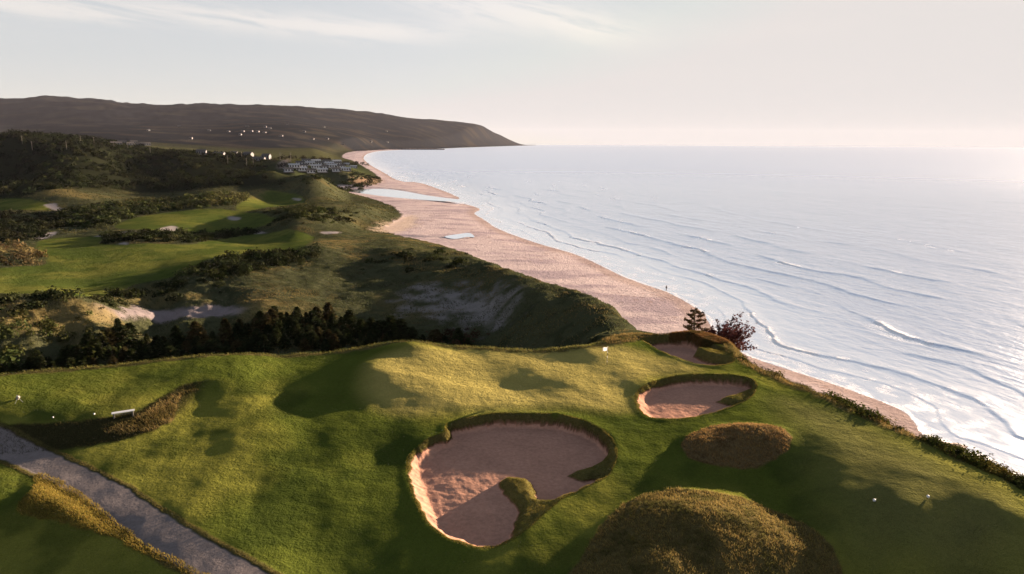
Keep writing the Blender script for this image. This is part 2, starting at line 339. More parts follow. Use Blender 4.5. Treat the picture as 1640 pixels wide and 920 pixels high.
nz += 1.3 * fbm(GX / 11, GY / 11, 4, 81) * sstep(-62, -76, GX) * sstep(105, 120, r2) * sstep(215, 175, r2)
nz += 5 * fbm(GX / 260, GY / 260, 4, 79) * sstep(600, 1500, r2)
# gullies of the far hills run down towards the sea
gu = (GX * 0.85 + GY * 0.5); gv = (-GX * 0.5 + GY * 0.85)
nz += (-46 * np.abs(fbm(gv / 950 + 0.3 * perlin(GX / 900, GY / 900, 5), gu / 2600, 4, 91)) + 10 + 11 * fbm(GX / 210, GY / 160, 3, 92)) * sstep(3200, 5200, r2) * sstep(0, 2500, dveg)
# mown ground is smoother than the dunes
fair_px = {
 'A': [(75, 384), (160, 379), (168, 391), (300, 393), (330, 386), (400, 376), (440, 372), (490, 374), (503, 382), (490, 395), (465, 403), (420, 407), (380, 409), (330, 418), (290, 440), (230, 453), (190, 466), (130, 476), (60, 472), (0, 470), (-80, 475), (-80, 436), (0, 430), (30, 427), (72, 424), (70, 410), (58, 396)],
 'B': [(185, 361), (230, 346), (300, 337), (360, 335), (395, 340), (430, 346), (440, 352), (405, 366), (360, 371), (320, 373), (260, 371), (200, 367)],
 'C': [(405, 313), (440, 305), (480, 313), (485, 325), (450, 331), (400, 338), (378, 333)],
 'D': [(-60, 323), (60, 322), (80, 330), (60, 337), (-60, 339)]}
HB = LB.copy()
HB = HB * sstep(0, 1, dveg / np.clip(r2 * 0.05, 10, 60))
fair = {k: smooth_poly(hits(v, LB, 105), 4) for k, v in fair_px.items()}
dfair = {k: sdf(GX, GY, v, 60) for k, v in fair.items()}
fmask = np.max([sstep(-2, 2, d) for d in dfair.values()], 0)
low = LB + nz * (1 - 0.75 * sstep(-15, 6, np.max(list(dfair.values()), 0)))
beach = np.where(dshore > 0, 2.6 * (1 - np.exp(-dshore * 0.030)), np.maximum(dshore * 0.045, -4))
beach = beach + 0.10 * fbm(GX / 14, GY / 14, 3, 12) * sstep(4, 20, dshore)
wveg = np.where(r2 < 3000, np.clip(r2 * 0.07, 11, 90), 90 + (r2 - 3000) * 0.035)
fv = sstep(0, 1, (dveg + 1.2 * fbm(GX / 7, GY / 7, 3, 15)) / wveg); fv = np.where(dveg > 0, fv, 0)
low = beach * (1 - fv) + np.maximum(low, beach) * fv
LAG_PX = [(530, 305), (575, 303.4), (610, 302.6), (645, 306), (680, 312.5), (712, 317), (745, 321), (740, 324), (700, 322), (665, 319.5), (620, 315.5), (590, 311.5), (560, 307.5)]
POOL_PX = [(712, 379), (735, 375), (752, 373.5), (760, 380), (748, 380), (728, 383)]
lag_w = smooth_poly([at_z(a, b, 1.5)[:2] for a, b in LAG_PX], 4); pool_w = smooth_poly([at_z(a, b, 1.9)[:2] for a, b in POOL_PX], 4)
for pw, lv, s0, pd in ((lag_w, 1.5, 9, 14), (pool_w, 1.9, 5, 8)):
    q = sdf(GX, GY, pw, pd); mm = sstep(-s0, 0, q); low = low * (1 - mm) + np.minimum(low, lv - 0.02) * mm; low -= 0.35 * sstep(0, 2, q)
# shallow outflow from the lagoon and the stream below the dunes
crk = smooth_poly([at_z(a, b, 1.9)[:2] for a, b in [(640, 379), (680, 380), (712, 379)]], 4, False)
low -= 0.5 * sstep(5, 1, seg_dist(GX, GY, crk, False)) * sstep(50, 100, r2)
# waste-sand hollow in the rough
P = P1
plat = hits([(-260, 668), (-100, 633), (0, 612), (150, 598), (300, 583), (400, 574), (560, 560), (640, 553), (780, 557), (900, 560), (985, 547), (1035, 539), (1110, 532), (1140, 537), (1168, 552), (1184, 572),
              (1240, 601), (1335, 640), (1430, 685), (1530, 730), (1640, 778), (1800, 856), (2100, 1020)], PB)
platpoly = np.concatenate([smooth_poly(plat, 4, False), [(60, -40), (-120, -40)]])
dplat = coarse_sdf(GX, GY, platpoly, 2)
dpn = dplat + 0.5 * fbm(GX / 4, GY / 4, 3, 22) * (r2 < 160)
Wd = np.where(GX > 12, 22.0, 17.0)
sp_ = np.clip(1 + dpn / Wd, 0, 1); sp_ = 1 - (1 - sp_) ** np.where(GX > 14, 1.02, 1.15)
Z = low * (1 - sp_) + P * sp_
Z0 = Z.copy()
ZC = Z - r2 ** 2 / (2 * EARTH)          # true heights on the curved earth
def zat(x, y): return sample(ZC, x, y)
def wp(pts, n=4, rmin=100): return smooth_poly(hits(pts, ZC, rmin), n)

# ------------------------------------------------------------------ ground colours (ground materials, plus shade painted on the tee bank)
def C3(c): return np.array(c, np.float32)[None, None, :]
def lay(col, c, m): return col * (1 - m[..., None]) + C3(c) * m[..., None]
n1 = fbm(GX / 22, GY / 22, 4, 201); n2 = fbm(GX / 5, GY / 5, 4, 202); n3 = fbm(GX / 90, GY / 90, 4, 203); n4 = fbm(GX / 1.4, GY / 1.4, 3, 204) * (r2 < 200)
one = np.ones((NR, NTH), np.float32)
col = one[..., None] * C3((0.046, 0.050, 0.026))                       # dune grass
col = lay(col, (0.075, 0.064, 0.028), sstep(0.05, 0.6, n1 + 0.4 * n2) * 0.7)
col = lay(col, (0.019, 0.023, 0.011), sstep(0.1, 0.5, n2 - 0.3 * n1) * 0.6)
kind = np.zeros((NR, NTH, 3), np.float32); kind[..., 0] = 0.6           # r: blade bump, g: sand, b: mown
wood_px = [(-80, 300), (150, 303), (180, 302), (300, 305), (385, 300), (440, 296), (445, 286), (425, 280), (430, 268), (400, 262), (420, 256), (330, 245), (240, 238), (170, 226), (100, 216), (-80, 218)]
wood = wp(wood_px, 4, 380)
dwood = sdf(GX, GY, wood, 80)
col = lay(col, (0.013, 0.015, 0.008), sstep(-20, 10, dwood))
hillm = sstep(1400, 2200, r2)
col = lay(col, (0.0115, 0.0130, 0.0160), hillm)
fieldm = hillm * sstep(0.45, 0.7, fbm(GX / 260, GY / 130, 3, 207) ) * sstep(5200, 3400, r2)
col = lay(col, (0.0490, 0.0448, 0.0308), fieldm * 0.6)
col = lay(col, (0.0400, 0.0330, 0.0240), hillm * sstep(0.0, 0.7, fbm(GX / 300, GY / 200, 4, 209)) * 0.6)
flat = smooth_poly(hits([(440, 240), (560, 242), (575, 250), (560, 256), (500, 253), (430, 250)], ZC, 1300), 4)
col = lay(col, (0.05, 0.052, 0.02), sstep(-120, 60, sdf(GX, GY, flat, 300)) * 0.7)
lawn = wp([(425, 262), (470, 258), (560, 262), (600, 272), (590, 282), (520, 284), (450, 284), (425, 276)], 4, 500)
col = lay(col, (0.035, 0.044, 0.018), sstep(-20, 20, sdf(GX, GY, lawn, 60)) * 0.8)
# mown fairways beyond
gcol = one[..., None] * C3((0.052, 0.070, 0.016))
gcol = lay(gcol, (0.098, 0.104, 0.024), sstep(-0.4, 0.6, n1))
gcol = lay(gcol, (0.026, 0.044, 0.010), sstep(0.15, 0.6, n2 + 0.3 * n3) * 0.5)
fm = np.max([sstep(-1.0, 1.0, d + 0.8 * n2) for d in dfair.values()], 0)
col = col * (1 - fm[..., None]) + gcol * fm[..., None]; kind[..., 2] = fm
# beach and sandy patches
sandc = one[..., None] * C3((0.43, 0.355, 0.355))
sandc = lay(sandc, (0.27, 0.22, 0.245), sstep(-0.15, 0.45, fbm(GX / 26, GY / 12, 4, 222)) * 0.8)
sandc = lay(sandc, (0.22, 0.16, 0.15), sstep(0.42, 0.6, fbm(GX / 3.2, GY / 2.2, 3, 223)) * sstep(0.05, 0.4, fbm(GX / 30, GY / 30, 2, 224)) * 0.7 * sstep(900, 300, r2))
sandc = lay(sandc, (0.27, 0.20, 0.17), sstep(9, 3, dshore + 2 * n1) * sstep(-1, 1, dshore) * 0.55)
sandm = sstep(0.5, -0.5, dveg + 1.5 * n1 + 1.2 * n2 - np.clip(r2 * 0.01, 0.3, 4)) * sstep(5200, 3500, r2)
col = col * (1 - sandm[..., None]) + sandc * sandm[..., None]; kind[..., 1] = sandm
def patch(pts, c, amt, soft, rag=2.0, rmin=105, sand=1.0, A=None):
    global col
    d = sdf(GX, GY, wp(pts, 4, rmin), 40) + rag * (n2 + 0.6 * n1)
    m = sstep(-soft, soft, d) * amt
    col = lay(col, c, m); kind[..., 1] = np.maximum(kind[..., 1], m * sand); kind[..., 0] *= (1 - 0.7 * m); return m
hollow_m = patch([(188, 500), (230, 494), (290, 491), (350, 490), (390, 494), (378, 503), (310, 510), (250, 515), (205, 513)], (0.17, 0.145, 0.15), 0.95, 1.6)
patch([(150, 488), (172, 492), (178, 512), (165, 522), (150, 505)], (0.11, 0.09, 0.08), 0.7, 1.5)
patch([(670, 462), (720, 462), (790, 472), (822, 492), (800, 516), (740, 510), (690, 495)], (0.19, 0.175, 0.175), 0.8, 7, 8, sand=0.4)
patch([(640, 350), (662, 345), (668, 360), (640, 372), (600, 369)], (0.50, 0.39, 0.30), 0.7, 4, 3)
for q in [[(256, 366), (272, 362), (285, 364), (280, 370), (262, 371)], [(395, 370), (412, 370), (430, 373), (412, 375)], [(365, 347), (382, 348), (384, 352), (370, 353)], [(190, 391), (200, 388), (205, 392)],
          [(150, 379), (178, 375), (212, 370), (212, 372), (180, 378)], [(468, 318), (482, 319), (478, 322)], [(55, 382), (68, 376), (90, 371), (86, 378), (65, 384)], [(72, 328), (90, 326), (92, 331), (112, 341), (100, 341), (80, 334)], [(512, 372), (545, 372), (540, 375), (520, 375)]]:
    patch(q, (0.26, 0.23, 0.23), 0.9, 1.0, 0.5)
bluff_m = patch([(560, 297), (585, 285), (602, 284), (616, 290), (600, 297)], (0.26, 0.17, 0.12), 0.6, 5, 6, 500)
patch([(445, 268), (450, 258), (460, 254), (464, 256), (458, 268)], (0.25, 0.2, 0.19), 0.7, 4, 1, 500)
golden = [((-60, 484), (60, 480), (130, 486), (190, 520), (195, 545), (120, 540), (40, 530), (-60, 545)), ((38, 317), (60, 308), (95, 303), (125, 308), (150, 318), (120, 318), (80, 312)), ((398, 312), (412, 303), (425, 308), (415, 320)), ((510, 384), (560, 384), (560, 392), (500, 398)), ((230, 470), (330, 474), (330, 484), (240, 482)), ((400, 473), (430, 478), (440, 505), (405, 508))]
for q in golden:
    kb = kind[..., 0].copy(); patch(list(q), (0.14, 0.11, 0.045), 0.75, 4, 4, sand=0.0); kind[..., 0] = np.maximum(kb, 0.6 * kb)
# --- headland colours
onp = sstep(-0.4, 0.4, dplat + 0.7 * n4 + 0.3 * n2) * (r2 < 160)
turf = one[..., None] * C3((0.0620, 0.0790, 0.0140))
turf = lay(turf, (0.1380, 0.1400, 0.0270), sstep(-0.3, 0.6, n1 + 0.3 * n2))
turf = lay(turf, (0.0260, 0.0400, 0.0090), sstep(0.0, 0.6, fbm(GX / 7, GY / 7, 4, 231)) * 0.55)
greenpoly = wpoly([(640, 570), (760, 560), (900, 562), (990, 555), (1060, 575), (1110, 592), (1040, 604), (1010, 630), (1000, 655), (900, 650), (760, 655), (640, 660), (590, 630), (600, 590)])
gm = np.zeros((NR, NTH)); gm[near] = sstep(-2.5, 2.0, sdf(xn, yn, greenpoly, 8))
turf = lay(turf, (0.2900, 0.2450, 0.0780), gm * 0.85)
gm2 = np.zeros((NR, NTH)); gm2[near] = sstep(-4, 4, sdf(xn, yn, wpoly([(1250, 640), (1340, 660), (1440, 710), (1540, 760), (1640, 810), (1640, 900), (1400, 900), (1330, 790), (1290, 700)]), 12))
turf = lay(turf, (0.1232, 0.1176, 0.0448), gm2 * 0.7)
col = col * (1 - onp[..., None]) + turf * onp[..., None]; kind[..., 2] = np.maximum(kind[..., 2] * (1 - onp), onp)
def put(m, c, k=None):
    """m lives on the near rows"""
    global col
    M = np.zeros((NR, NTH)); M[near] = m; M *= (r2 < 130); col = lay(col, c, M)
    if k is not None: kind[...] = kind * (1 - M[..., None]) + np.array(k, np.float32)[None, None, :] * M[..., None]
    return M
n2n, n4n = n2[near], n4[near]
fringe = np.zeros_like(xn); dpl_n = dplat[near]
M_fr = put(sstep(1.6, 0.5, dpl_n + 0.5 * n4n) * sstep(-6, -3, dpl_n), (0.09, 0.075, 0.028), (1, 0, 0))
mA = sstep(-0.15, 0.15, dA + 0.15 * n4n); mB = sstep(-0.15, 0.15, dB + 0.15 * n4n); mC = sstep(-0.15, 0.15, dC + 0.2 * n4n); mD = sstep(-0.2, 0.2, dD + 0.25 * n4n)
dirt = (0.1190, 0.0840, 0.0392)
M_A = put(mA, dirt, (1, 0, 0)); M_B = put(mB, (0.0980, 0.0784, 0.0308), (1, 0, 0)); M_C = put(mC, (0.11, 0.088, 0.020), (1, 0, 0)); M_D = put(mD, (0.12, 0.09, 0.034), (1, 0, 0))
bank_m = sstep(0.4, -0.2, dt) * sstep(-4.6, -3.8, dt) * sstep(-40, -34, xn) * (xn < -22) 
M_bk = put(sstep(0.3, -0.2, dt + 0.2 * n4n) * sstep(-4.4, -3.6, dt + 0.4 * n4n) * (sstep(-31.5, -34, xn)), (0.030, 0.028, 0.012), (1, 0, 0))  # rough on the tee bank; its away-from-sun shade is painted into this dark colour
pe = dpath + 0.12 * n4n
M_path = put(sstep(path_w + 0.12, path_w - 0.12, pe), (0.145, 0.126, 0.124), (0.05, 0.25, 0))
M_pedge = put(sstep(path_w + 0.55, path_w + 0.25, pe) * sstep(path_w - 0.05, path_w + 0.15, pe), (0.08, 0.07, 0.026), (1, 0, 0))
Ms = []
for d_, sd, tm in ((d1, sand1, tm1), (d2, sand2, tm2), (d3, sand3, tm3)):
    put(sstep(-0.10, 0.12, d_ + 0.1 * n4n), (0.0910, 0.0770, 0.0280), (1, 0, 0))
    Ms.append(put(sd, (0.34, 0.190, 0.138), (0, 1, 0)))
    put(tm * (d_ > 0.1), (0.1260, 0.1120, 0.0392), (1, 0, 0))
kn = np.exp(-((xn - kx) / 4.2) ** 2 - ((yn - ky - 1.0) / 3.0) ** 2)
put(sstep(0.25, 0.5, kn + 0.15 * n4n) * (1 - sand3), (0.09, 0.05, 0.02), (1, 0, 0))

# ------------------------------------------------------------------ ground material
def new_mat(name): 
    m = bpy.data.materials.new(name); m.use_nodes = True; t = NT(m.node_tree); t.n.clear()
    out = t.n.new('ShaderNodeOutputMaterial'); b = t.n.new('ShaderNodeBsdfPrincipled'); t.l.new(b.outputs[0], out.inputs[0])
    return m, t, b
def ground_material():
    m, t, b = new_mat("ground")
    a = t.n.new('ShaderNodeAttribute'); a.attribute_name = 'albedo'; k = t.n.new('ShaderNodeAttribute'); k.attribute_name = 'kind'
    sx = t.n.new('ShaderNodeSeparateColor'); t.l.new(k.outputs['Color'], sx.inputs[0]); blade, sand, mown = sx.outputs
    g = t.n.new('ShaderNodeNewGeometry'); pos = g.outputs['Position']
    na = t.noise(pos, 0.35, 5, 0.6); nb = t.noise(pos, 3.0, 5, 0.65); nc = t.noise(pos, 14.0, 3, 0.7)
    v = t.m('ADD', t.ramp(na, 0.25, 0.75, 0.88, 1.12, False), t.m('MULTIPLY', t.ramp(nb, 0.25, 0.75, -0.22, 0.22, False), t.m('SUBTRACT', 1.0, t.m('MULTIPLY', mown, 0.6))))
    bl = t.m('MULTIPLY', t.ramp(nc, 0.3, 0.7, -0.5, 0.5, False), t.m('ADD', t.m('MULTIPLY', blade, 0.8), 0.12))
    v = t.m('ADD', v, bl)
    c = t.n.new('ShaderNodeVectorMath'); c.operation = 'SCALE'; t.l.new(a.outputs['Color'], c.inputs[0]); t.l.new(v, c.inputs['Scale'])
    t.l.new(c.outputs[0], b.inputs['Base Color']); b.inputs['Roughness'].default_value = 0.95
    b.inputs['Specular IOR Level'].default_value = 0.0
    # blades of grass and grains stand up and catch a low sun
    n5 = t.noise(pos, 22.0, 3, 0.7); n6 = t.noise(pos, 5.0, 4, 0.6); n7 = t.noise(pos, 0.8, 5, 0.62)
    h = t.m('MULTIPLY', n5, t.m('ADD', t.m('ADD', t.m('MULTIPLY', blade, 0.07), t.m('MULTIPLY', mown, 0.008)), 0.006))
    h = t.m('ADD', h, t.m('MULTIPLY', n6, t.m('ADD', t.m('MULTIPLY', blade, 0.22), t.m('ADD', t.m('MULTIPLY', sand, 0.028), 0.010))))
    h = t.m('ADD', h, t.m('MULTIPLY', n7, t.m('ADD', t.m('MULTIPLY', blade, 0.8), t.m('ADD', t.m('MULTIPLY', sand, 0.07), 0.03))))
    bp = t.n.new('ShaderNodeBump'); bp.inputs['Strength'].default_value = 1.0; bp.inputs['Distance'].default_value = 1.0
    t.l.new(h, bp.inputs['Height']); t.l.new(bp.outputs[0], b.inputs['Normal'])
    return m
GROUND = ground_material()

# ------------------------------------------------------------------ building meshes
def link(o, parent=None):
    sc.collection.objects.link(o)
    if parent is not None: o.parent = parent
    return o
def tag(o, label=None, cat=None, group=None, kind=None):
    if label: o['label'] = label
    if cat: o['category'] = cat
    if group: o['group'] = group
    if kind: o['kind'] = kind
    return o
def np_mesh(name, V, Fc, mat, attrs=None, smooth=True):
    """V (n,3), Fc (m,k) with constant k"""
    me = bpy.data.meshes.new(name); n, (m, k) = len(V), Fc.shape
    me.vertices.add(n); me.vertices.foreach_set('co', np.ascontiguousarray(V, np.float32).ravel())
    me.loops.add(m * k); me.loops.foreach_set('vertex_index', np.ascontiguousarray(Fc, np.int32).ravel())
    me.polygons.add(m); me.polygons.foreach_set('loop_start', np.arange(0, m * k, k, dtype=np.int32))
    me.polygons.foreach_set('use_smooth', np.full(m, smooth))
    for an, arr in (attrs or {}).items():
        at = me.attributes.new(an, 'FLOAT_COLOR', 'POINT')
        c4 = np.ones((n, 4), np.float32); c4[:, :3] = arr; at.data.foreach_set('color', c4.ravel())
    me.update(calc_edges=True)
    if mat: me.materials.append(mat)
    return me
AV = np.stack([GX, GY, ZC], -1).reshape(-1, 3); AC = col.reshape(-1, 3); AK = kind.reshape(-1, 3)
ii, jj = np.meshgrid(np.arange(NR - 1), np.arange(NTH - 1), indexing='ij')
base = ii * NTH + jj
QUADS = np.stack([base, base + 1, base + NTH + 1, base + NTH], -1)
def cell(A): return 0.25 * (A[:-1, :-1] + A[1:, :-1] + A[:-1, 1:] + A[1:, 1:])
def cm(M): 
    if M.shape != (NR, NTH): q = np.zeros((NR, NTH)); q[near] = M; M = q
    return cell(M)
zone = np.zeros((NR - 1, NTH - 1), np.int16)
names = ['ground']
def set_zone(name, mask):
    names.append(name); zone[mask] = len(names) - 1
rc = cell(r2)
set_zone('dunes', (rc > 95) & (cell(dplat) < -6) & (rc < 1900))
set_zone('hills', rc >= 1900)
set_zone('beach', (cm(sandm) > 0.5) & (cell(dplat) < -1))
for k in 'ABCD': set_zone('fairway', cell(dfair[k]) > 0)
set_zone('turf', cm(onp) > 0.5)
def nr_(d): q = np.full((NR, NTH), -9.0); q[near] = d; return cell(q)
set_zone('grass_mound', nr_(dA) > 0); set_zone('grass_mound', nr_(dB) > 0); set_zone('grass_bank', nr_(dC) > 0); set_zone('grass_bank', nr_(dD) > 0)
set_zone('gravel_path', cm(M_path) > 0.5)
for d_ in (d1, d2, d3): set_zone('sand_bunker', (nr_(d_) > 0))
keep = cell(Z) > -2.5
def build_zone(i, name):
    q = QUADS[(zone == i) & keep]
    if len(q) == 0: return None
    u, inv = np.unique(q.ravel(), return_inverse=True)
    me = np_mesh(name, AV[u], inv.reshape(-1, 4), GROUND, {'albedo': AC[u], 'kind': AK[u]})
    o = link(bpy.data.objects.new(name, me)); o['kind'] = 'structure'; return o
ZO = [build_zone(i, nme) for i, nme in enumerate(names)]
del QUADS
# ------------------------------------------------------------------ the sea
def build_sea():
    nth, nr = 1150, 1250
    th = np.linspace(R(-24), R(58), nth)
    rr = np.exp(np.concatenate([np.linspace(math.log(55), math.log(700), 1000), np.linspace(math.log(700), math.log(25000), nr - 999)[1:]]))
    X = rr[:, None] * np.sin(th); Y = rr[:, None] * np.cos(th); r_ = rr[:, None] * np.ones((1, nth))
    d = -coarse_sdf(X, Y, landpoly)                      # distance offshore
    # small wind waves, swell running towards the beach
    ax, ay = -0.93, -0.36
    u = X * ax + Y * ay; v = -X * ay + Y * ax
    fade = sstep(1500, 300, r_)
    H = (0.10 * fbm(u / 5.5 + 0.35 * perlin(u / 30, v / 30, 3), v / 13.0, 3, 301) + 0.05 * fbm(u / 2.1, v / 4.2, 2, 305)) * fade
    H += 0.15 * fbm(u / 26 + 0.3 * perlin(u / 90, v / 90, 4), v / 70.0, 3, 311) * sstep(6000, 1200, r_)
    calm = sstep(1.0, 30, d); H *= 0.2 + 0.55 * calm
    # breakers follow the shore, steep on the land side
    foam = np.zeros_like(H)
    dn = d + 7.0 * fbm(X / 80, Y / 80, 2, 321) + 1.3 * fbm(X / 13, Y / 13, 3, 322)
    for k, (off, h, wd, ln) in enumerate([(6, 0.10, 0.9, 90), (13, 0.20, 1.2, 80), (22, 0.28, 1.5, 70), (33, 0.34, 1.7, 60), (46, 0.38, 1.9, 50), (62, 0.38, 2.2, 42), (81, 0.34, 2.5, 38), (104, 0.26, 2.8, 36), (132, 0.2, 3, 36)]):
        along = fbm(X / ln + 7 * k, Y / ln, 3, 331 + k)
        a = sstep(-0.55, 0.25, along + (0.35 if k < 3 else 0.0))
        x_ = (dn + 3.0 * perlin(X / 25, Y / 25, 350 + k) - off * 1.25)
        prof = np.where(x_ < 0, np.exp(-(x_ / (wd * 0.38)) ** 2), np.exp(-(x_ / (wd * 1.7)) ** 2))
        H += 0.8 * h * prof * a
        br = sstep(0.38, 0.7, along + 0.35 * fbm(X / 6, Y / 6, 2, 360 + k) + (0.25 if k < 2 else (0.05 if k < 5 else -0.15)))
        foam = np.maximum(foam, br * np.exp(-((x_ + 0.2 * wd) / (wd * 0.8)) ** 2) * (0.9 if k < 6 else 0.5))
        foam = np.maximum(foam, 0.22 * br * sstep(0, -wd, x_) * sstep(-wd * 4.5, -wd, x_) * (k < 4))
    wash = sstep(26, 0, dn) * sstep(-0.25, 0.5, fbm(X / 4.5, Y / 4.5, 4, 371))
    foam = np.maximum(foam, 0.32 * wash); edge = np.exp(-((d + 0.3 - 1.2 * fbm(X / 6, Y / 6, 2, 373)) / 0.7) ** 2)
    foam = np.maximum(foam, 0.6 * edge * sstep(900, 200, r_))
    foam = np.clip(foam, 0, 1); H += 0.05 * foam * fbm(X / 0.8, Y / 0.8, 2, 375) * sstep(400, 150, r_)
    shallow = sstep(60, 0, d) 
    H = H + 0.06
    Zs = H - r_ ** 2 / (2 * EARTH)
    V = np.stack([X, Y, Zs], -1).reshape(-1, 3)
    i2, j2 = np.meshgrid(np.arange(nr - 1), np.arange(nth - 1), indexing='ij'); b0 = i2 * nth + j2
    Q = np.stack([b0, b0 + 1, b0 + nth + 1, b0 + nth], -1)
    dc = 0.25 * (d[:-1, :-1] + d[1:, 1:] + d[:-1, 1:] + d[1:, :-1])
    Q = Q[dc > -14]
    m, t, b = new_mat("sea_water")
    a = t.n.new('ShaderNodeAttribute'); a.attribute_name = 'water'; s = t.n.new('ShaderNodeSeparateColor'); t.l.new(a.outputs['Color'], s.inputs[0])
    fo, sh, nf = s.outputs
    g = t.n.new('ShaderNodeNewGeometry'); pos = g.outputs['Position']
    lace = t.noise(pos, 1.6, 6, 0.72, 0.6)
    f = t.m('MULTIPLY', fo, t.ramp(lace, 0.34, 0.60, 0.15, 1.25), clamp=True)
    deep = t.mix(sh, (0.62, 0.69, 0.82), (0.80, 0.83, 0.90))
    t.l.new(t.mix(f, deep, (0.82, 0.82, 0.83)), b.inputs['Base Color'])
    t.l.new(t.m('ADD', t.m('MULTIPLY', f, 0.5), t.ramp(nf, 0, 1, 0.17, 0.30)), b.inputs['Roughness'])
    b.inputs['IOR'].default_value = 1.5
    t.l.new(t.ramp(f, 0, 0.7, 0.8, 0.0), b.inputs['Metallic'])
    sep = t.n.new('ShaderNodeSeparateXYZ'); t.l.new(pos, sep.inputs[0])
    uu = t.m('ADD', t.m('MULTIPLY', sep.outputs[0], ax), t.m('MULTIPLY', sep.outputs[1], ay)); vv = t.m('ADD', t.m('MULTIPLY', sep.outputs[0], -ay), t.m('MULTIPLY', sep.outputs[1], ax))
    p1 = t.vec(t.m('MULTIPLY', uu, 1.0), t.m('MULTIPLY', vv, 0.45), 0.0)
    h1 = t.m('MULTIPLY', t.noise(p1, 0.7, 5, 0.65, 0.3), 0.28); h2 = t.m('MULTIPLY', t.noise(p1, 0.16, 4, 0.6, 0.3), 0.85); h3 = t.m('MULTIPLY', t.noise(p1, 0.022, 6, 0.7, 0.2), 5.0)
    h = t.m('ADD', t.m('MULTIPLY', t.m('ADD', h1, h2), t.ramp(sh, 0, 1, 1.0, 0.25)), t.m('MULTIPLY', h3, nf))
    bp = t.n.new('ShaderNodeBump'); bp.inputs['Strength'].default_value = 0.8; bp.inputs['Distance'].default_value = 1.0
    t.l.new(h, bp.inputs['Height']); t.l.new(bp.outputs[0], b.inputs['Normal'])
    at = np.stack([foam, shallow, sstep(300, 1500, r_)], -1).reshape(-1, 3)
    u_, inv = np.unique(Q.ravel(), return_inverse=True)
    me = np_mesh("sea", V[u_], inv.reshape(-1, 4), m, {'water': at[u_]})
    o = link(bpy.data.objects.new("sea", me)); o['kind'] = 'structure'
build_sea()
def flat_water(name, pts, z, amt=0.06):
    P2 = pts; zz = z - float((P2 ** 2).sum(1).mean()) / (2 * EARTH)
    bm = bmesh.new(); vs = [bm.verts.new((x, y, zz)) for x, y in P2]; bm.faces.new(vs); bmesh.ops.recalc_face_normals(bm, faces=bm.faces)
    me = bpy.data.meshes.new(name); bm.to_mesh(me); bm.free()
    if me.polygons[0].normal.z < 0: me.flip_normals()
    me.materials.append(POND); o = link(bpy.data.objects.new(name, me)); o['kind'] = 'structure'; return o
POND, t_, b_ = new_mat("still_water"); b_.inputs['Base Color'].default_value = (0.80, 0.84, 0.92, 1); b_.inputs['Roughness'].default_value = 0.08; b_.inputs['Metallic'].default_value = 0.8
lag = flat_water("lagoon", lag_w, 1.5)
pool = flat_water("tide_pool", pool_w, 1.9)
# ------------------------------------------------------------------ haze
def build_haze():
    bm = bmesh.new(); bmesh.ops.create_cube(bm, size=1.0); me = bpy.data.meshes.new("haze"); bm.to_mesh(me); bm.free()
    o = link(bpy.data.objects.new("haze", me)); o['kind'] = 'stuff'
    o.scale = (51000, 51000, 640); o.location = (0, 0, 320 - 140)
    m = bpy.data.materials.new("haze"); m.use_nodes = True; t = NT(m.node_tree); t.n.clear()
    out = t.n.new('ShaderNodeOutputMaterial'); v = t.n.new('ShaderNodeVolumePrincipled')
    v.inputs['Color'].default_value = (0.74, 0.76, 0.92, 1); v.inputs['Density'].default_value = HAZE; v.inputs['Anisotropy'].default_value = -0.05
    t.l.new(v.outputs[0], out.inputs['Volume']); me.materials.append(m)
HAZE = 0.9e-5
build_haze()
# ------------------------------------------------------------------ foliage
def leaf_material(name, rough=0.8, trans=0.25):
    m, t, b = new_mat(name); a = t.n.new('ShaderNodeAttribute'); a.attribute_name = 'tint'
    t.l.new(a.outputs['Color'], b.inputs['Base Color']); b.inputs['Roughness'].default_value = rough; b.inputs['Specular IOR Level'].default_value = 0.0
    tr = t.n.new('ShaderNodeBsdfTranslucent'); t.l.new(a.outputs['Color'], tr.inputs[0]); mx = t.n.new('ShaderNodeMixShader'); mx.inputs[0].default_value = trans
    out = [n for n in t.n if n.type == 'OUTPUT_MATERIAL'][0]
    t.l.new(b.outputs[0], mx.inputs[1]); t.l.new(tr.outputs[0], mx.inputs[2]); t.l.new(mx.outputs[0], out.inputs[0]); return m
LEAF = leaf_material("leaves"); GRASS = leaf_material("grass_blades", 0.7, 0.35)
def plain(name, c, rough=0.6, metal=0.0, bump=0.0, scale=20):
    m, t, b = new_mat(name); tc = t.n.new('ShaderNodeTexCoord')
    n = t.noise(tc.outputs['Object'], scale, 4, 0.6); v = t.ramp(n, 0.3, 0.7, 0.82, 1.12, False)
    s = t.n.new('ShaderNodeVectorMath'); s.operation = 'SCALE'; s.inputs[0].default_value = c[:3]; t.l.new(v, s.inputs['Scale']); t.l.new(s.outputs[0], b.inputs['Base Color'])
    b.inputs['Roughness'].default_value = rough; b.inputs['Metallic'].default_value = metal
    if bump: 
        bp = t.n.new('ShaderNodeBump'); bp.inputs['Distance'].default_value = bump; t.l.new(n, bp.inputs['Height']); t.l.new(bp.outputs[0], b.inputs['Normal'])
    return m
BARK = plain("bark", (0.10, 0.065, 0.045), 0.9, bump=0.02); 
def U(a, b, n): return RNG.uniform(a, b, n)
def jitter(c, n, amt=0.3):
    base = np.array(c)[None, :] * (1 + U(-amt, amt, (n, 1))); return np.clip(base * (1 + U(-0.1, 0.1, (n, 3))), 0.002, 1)
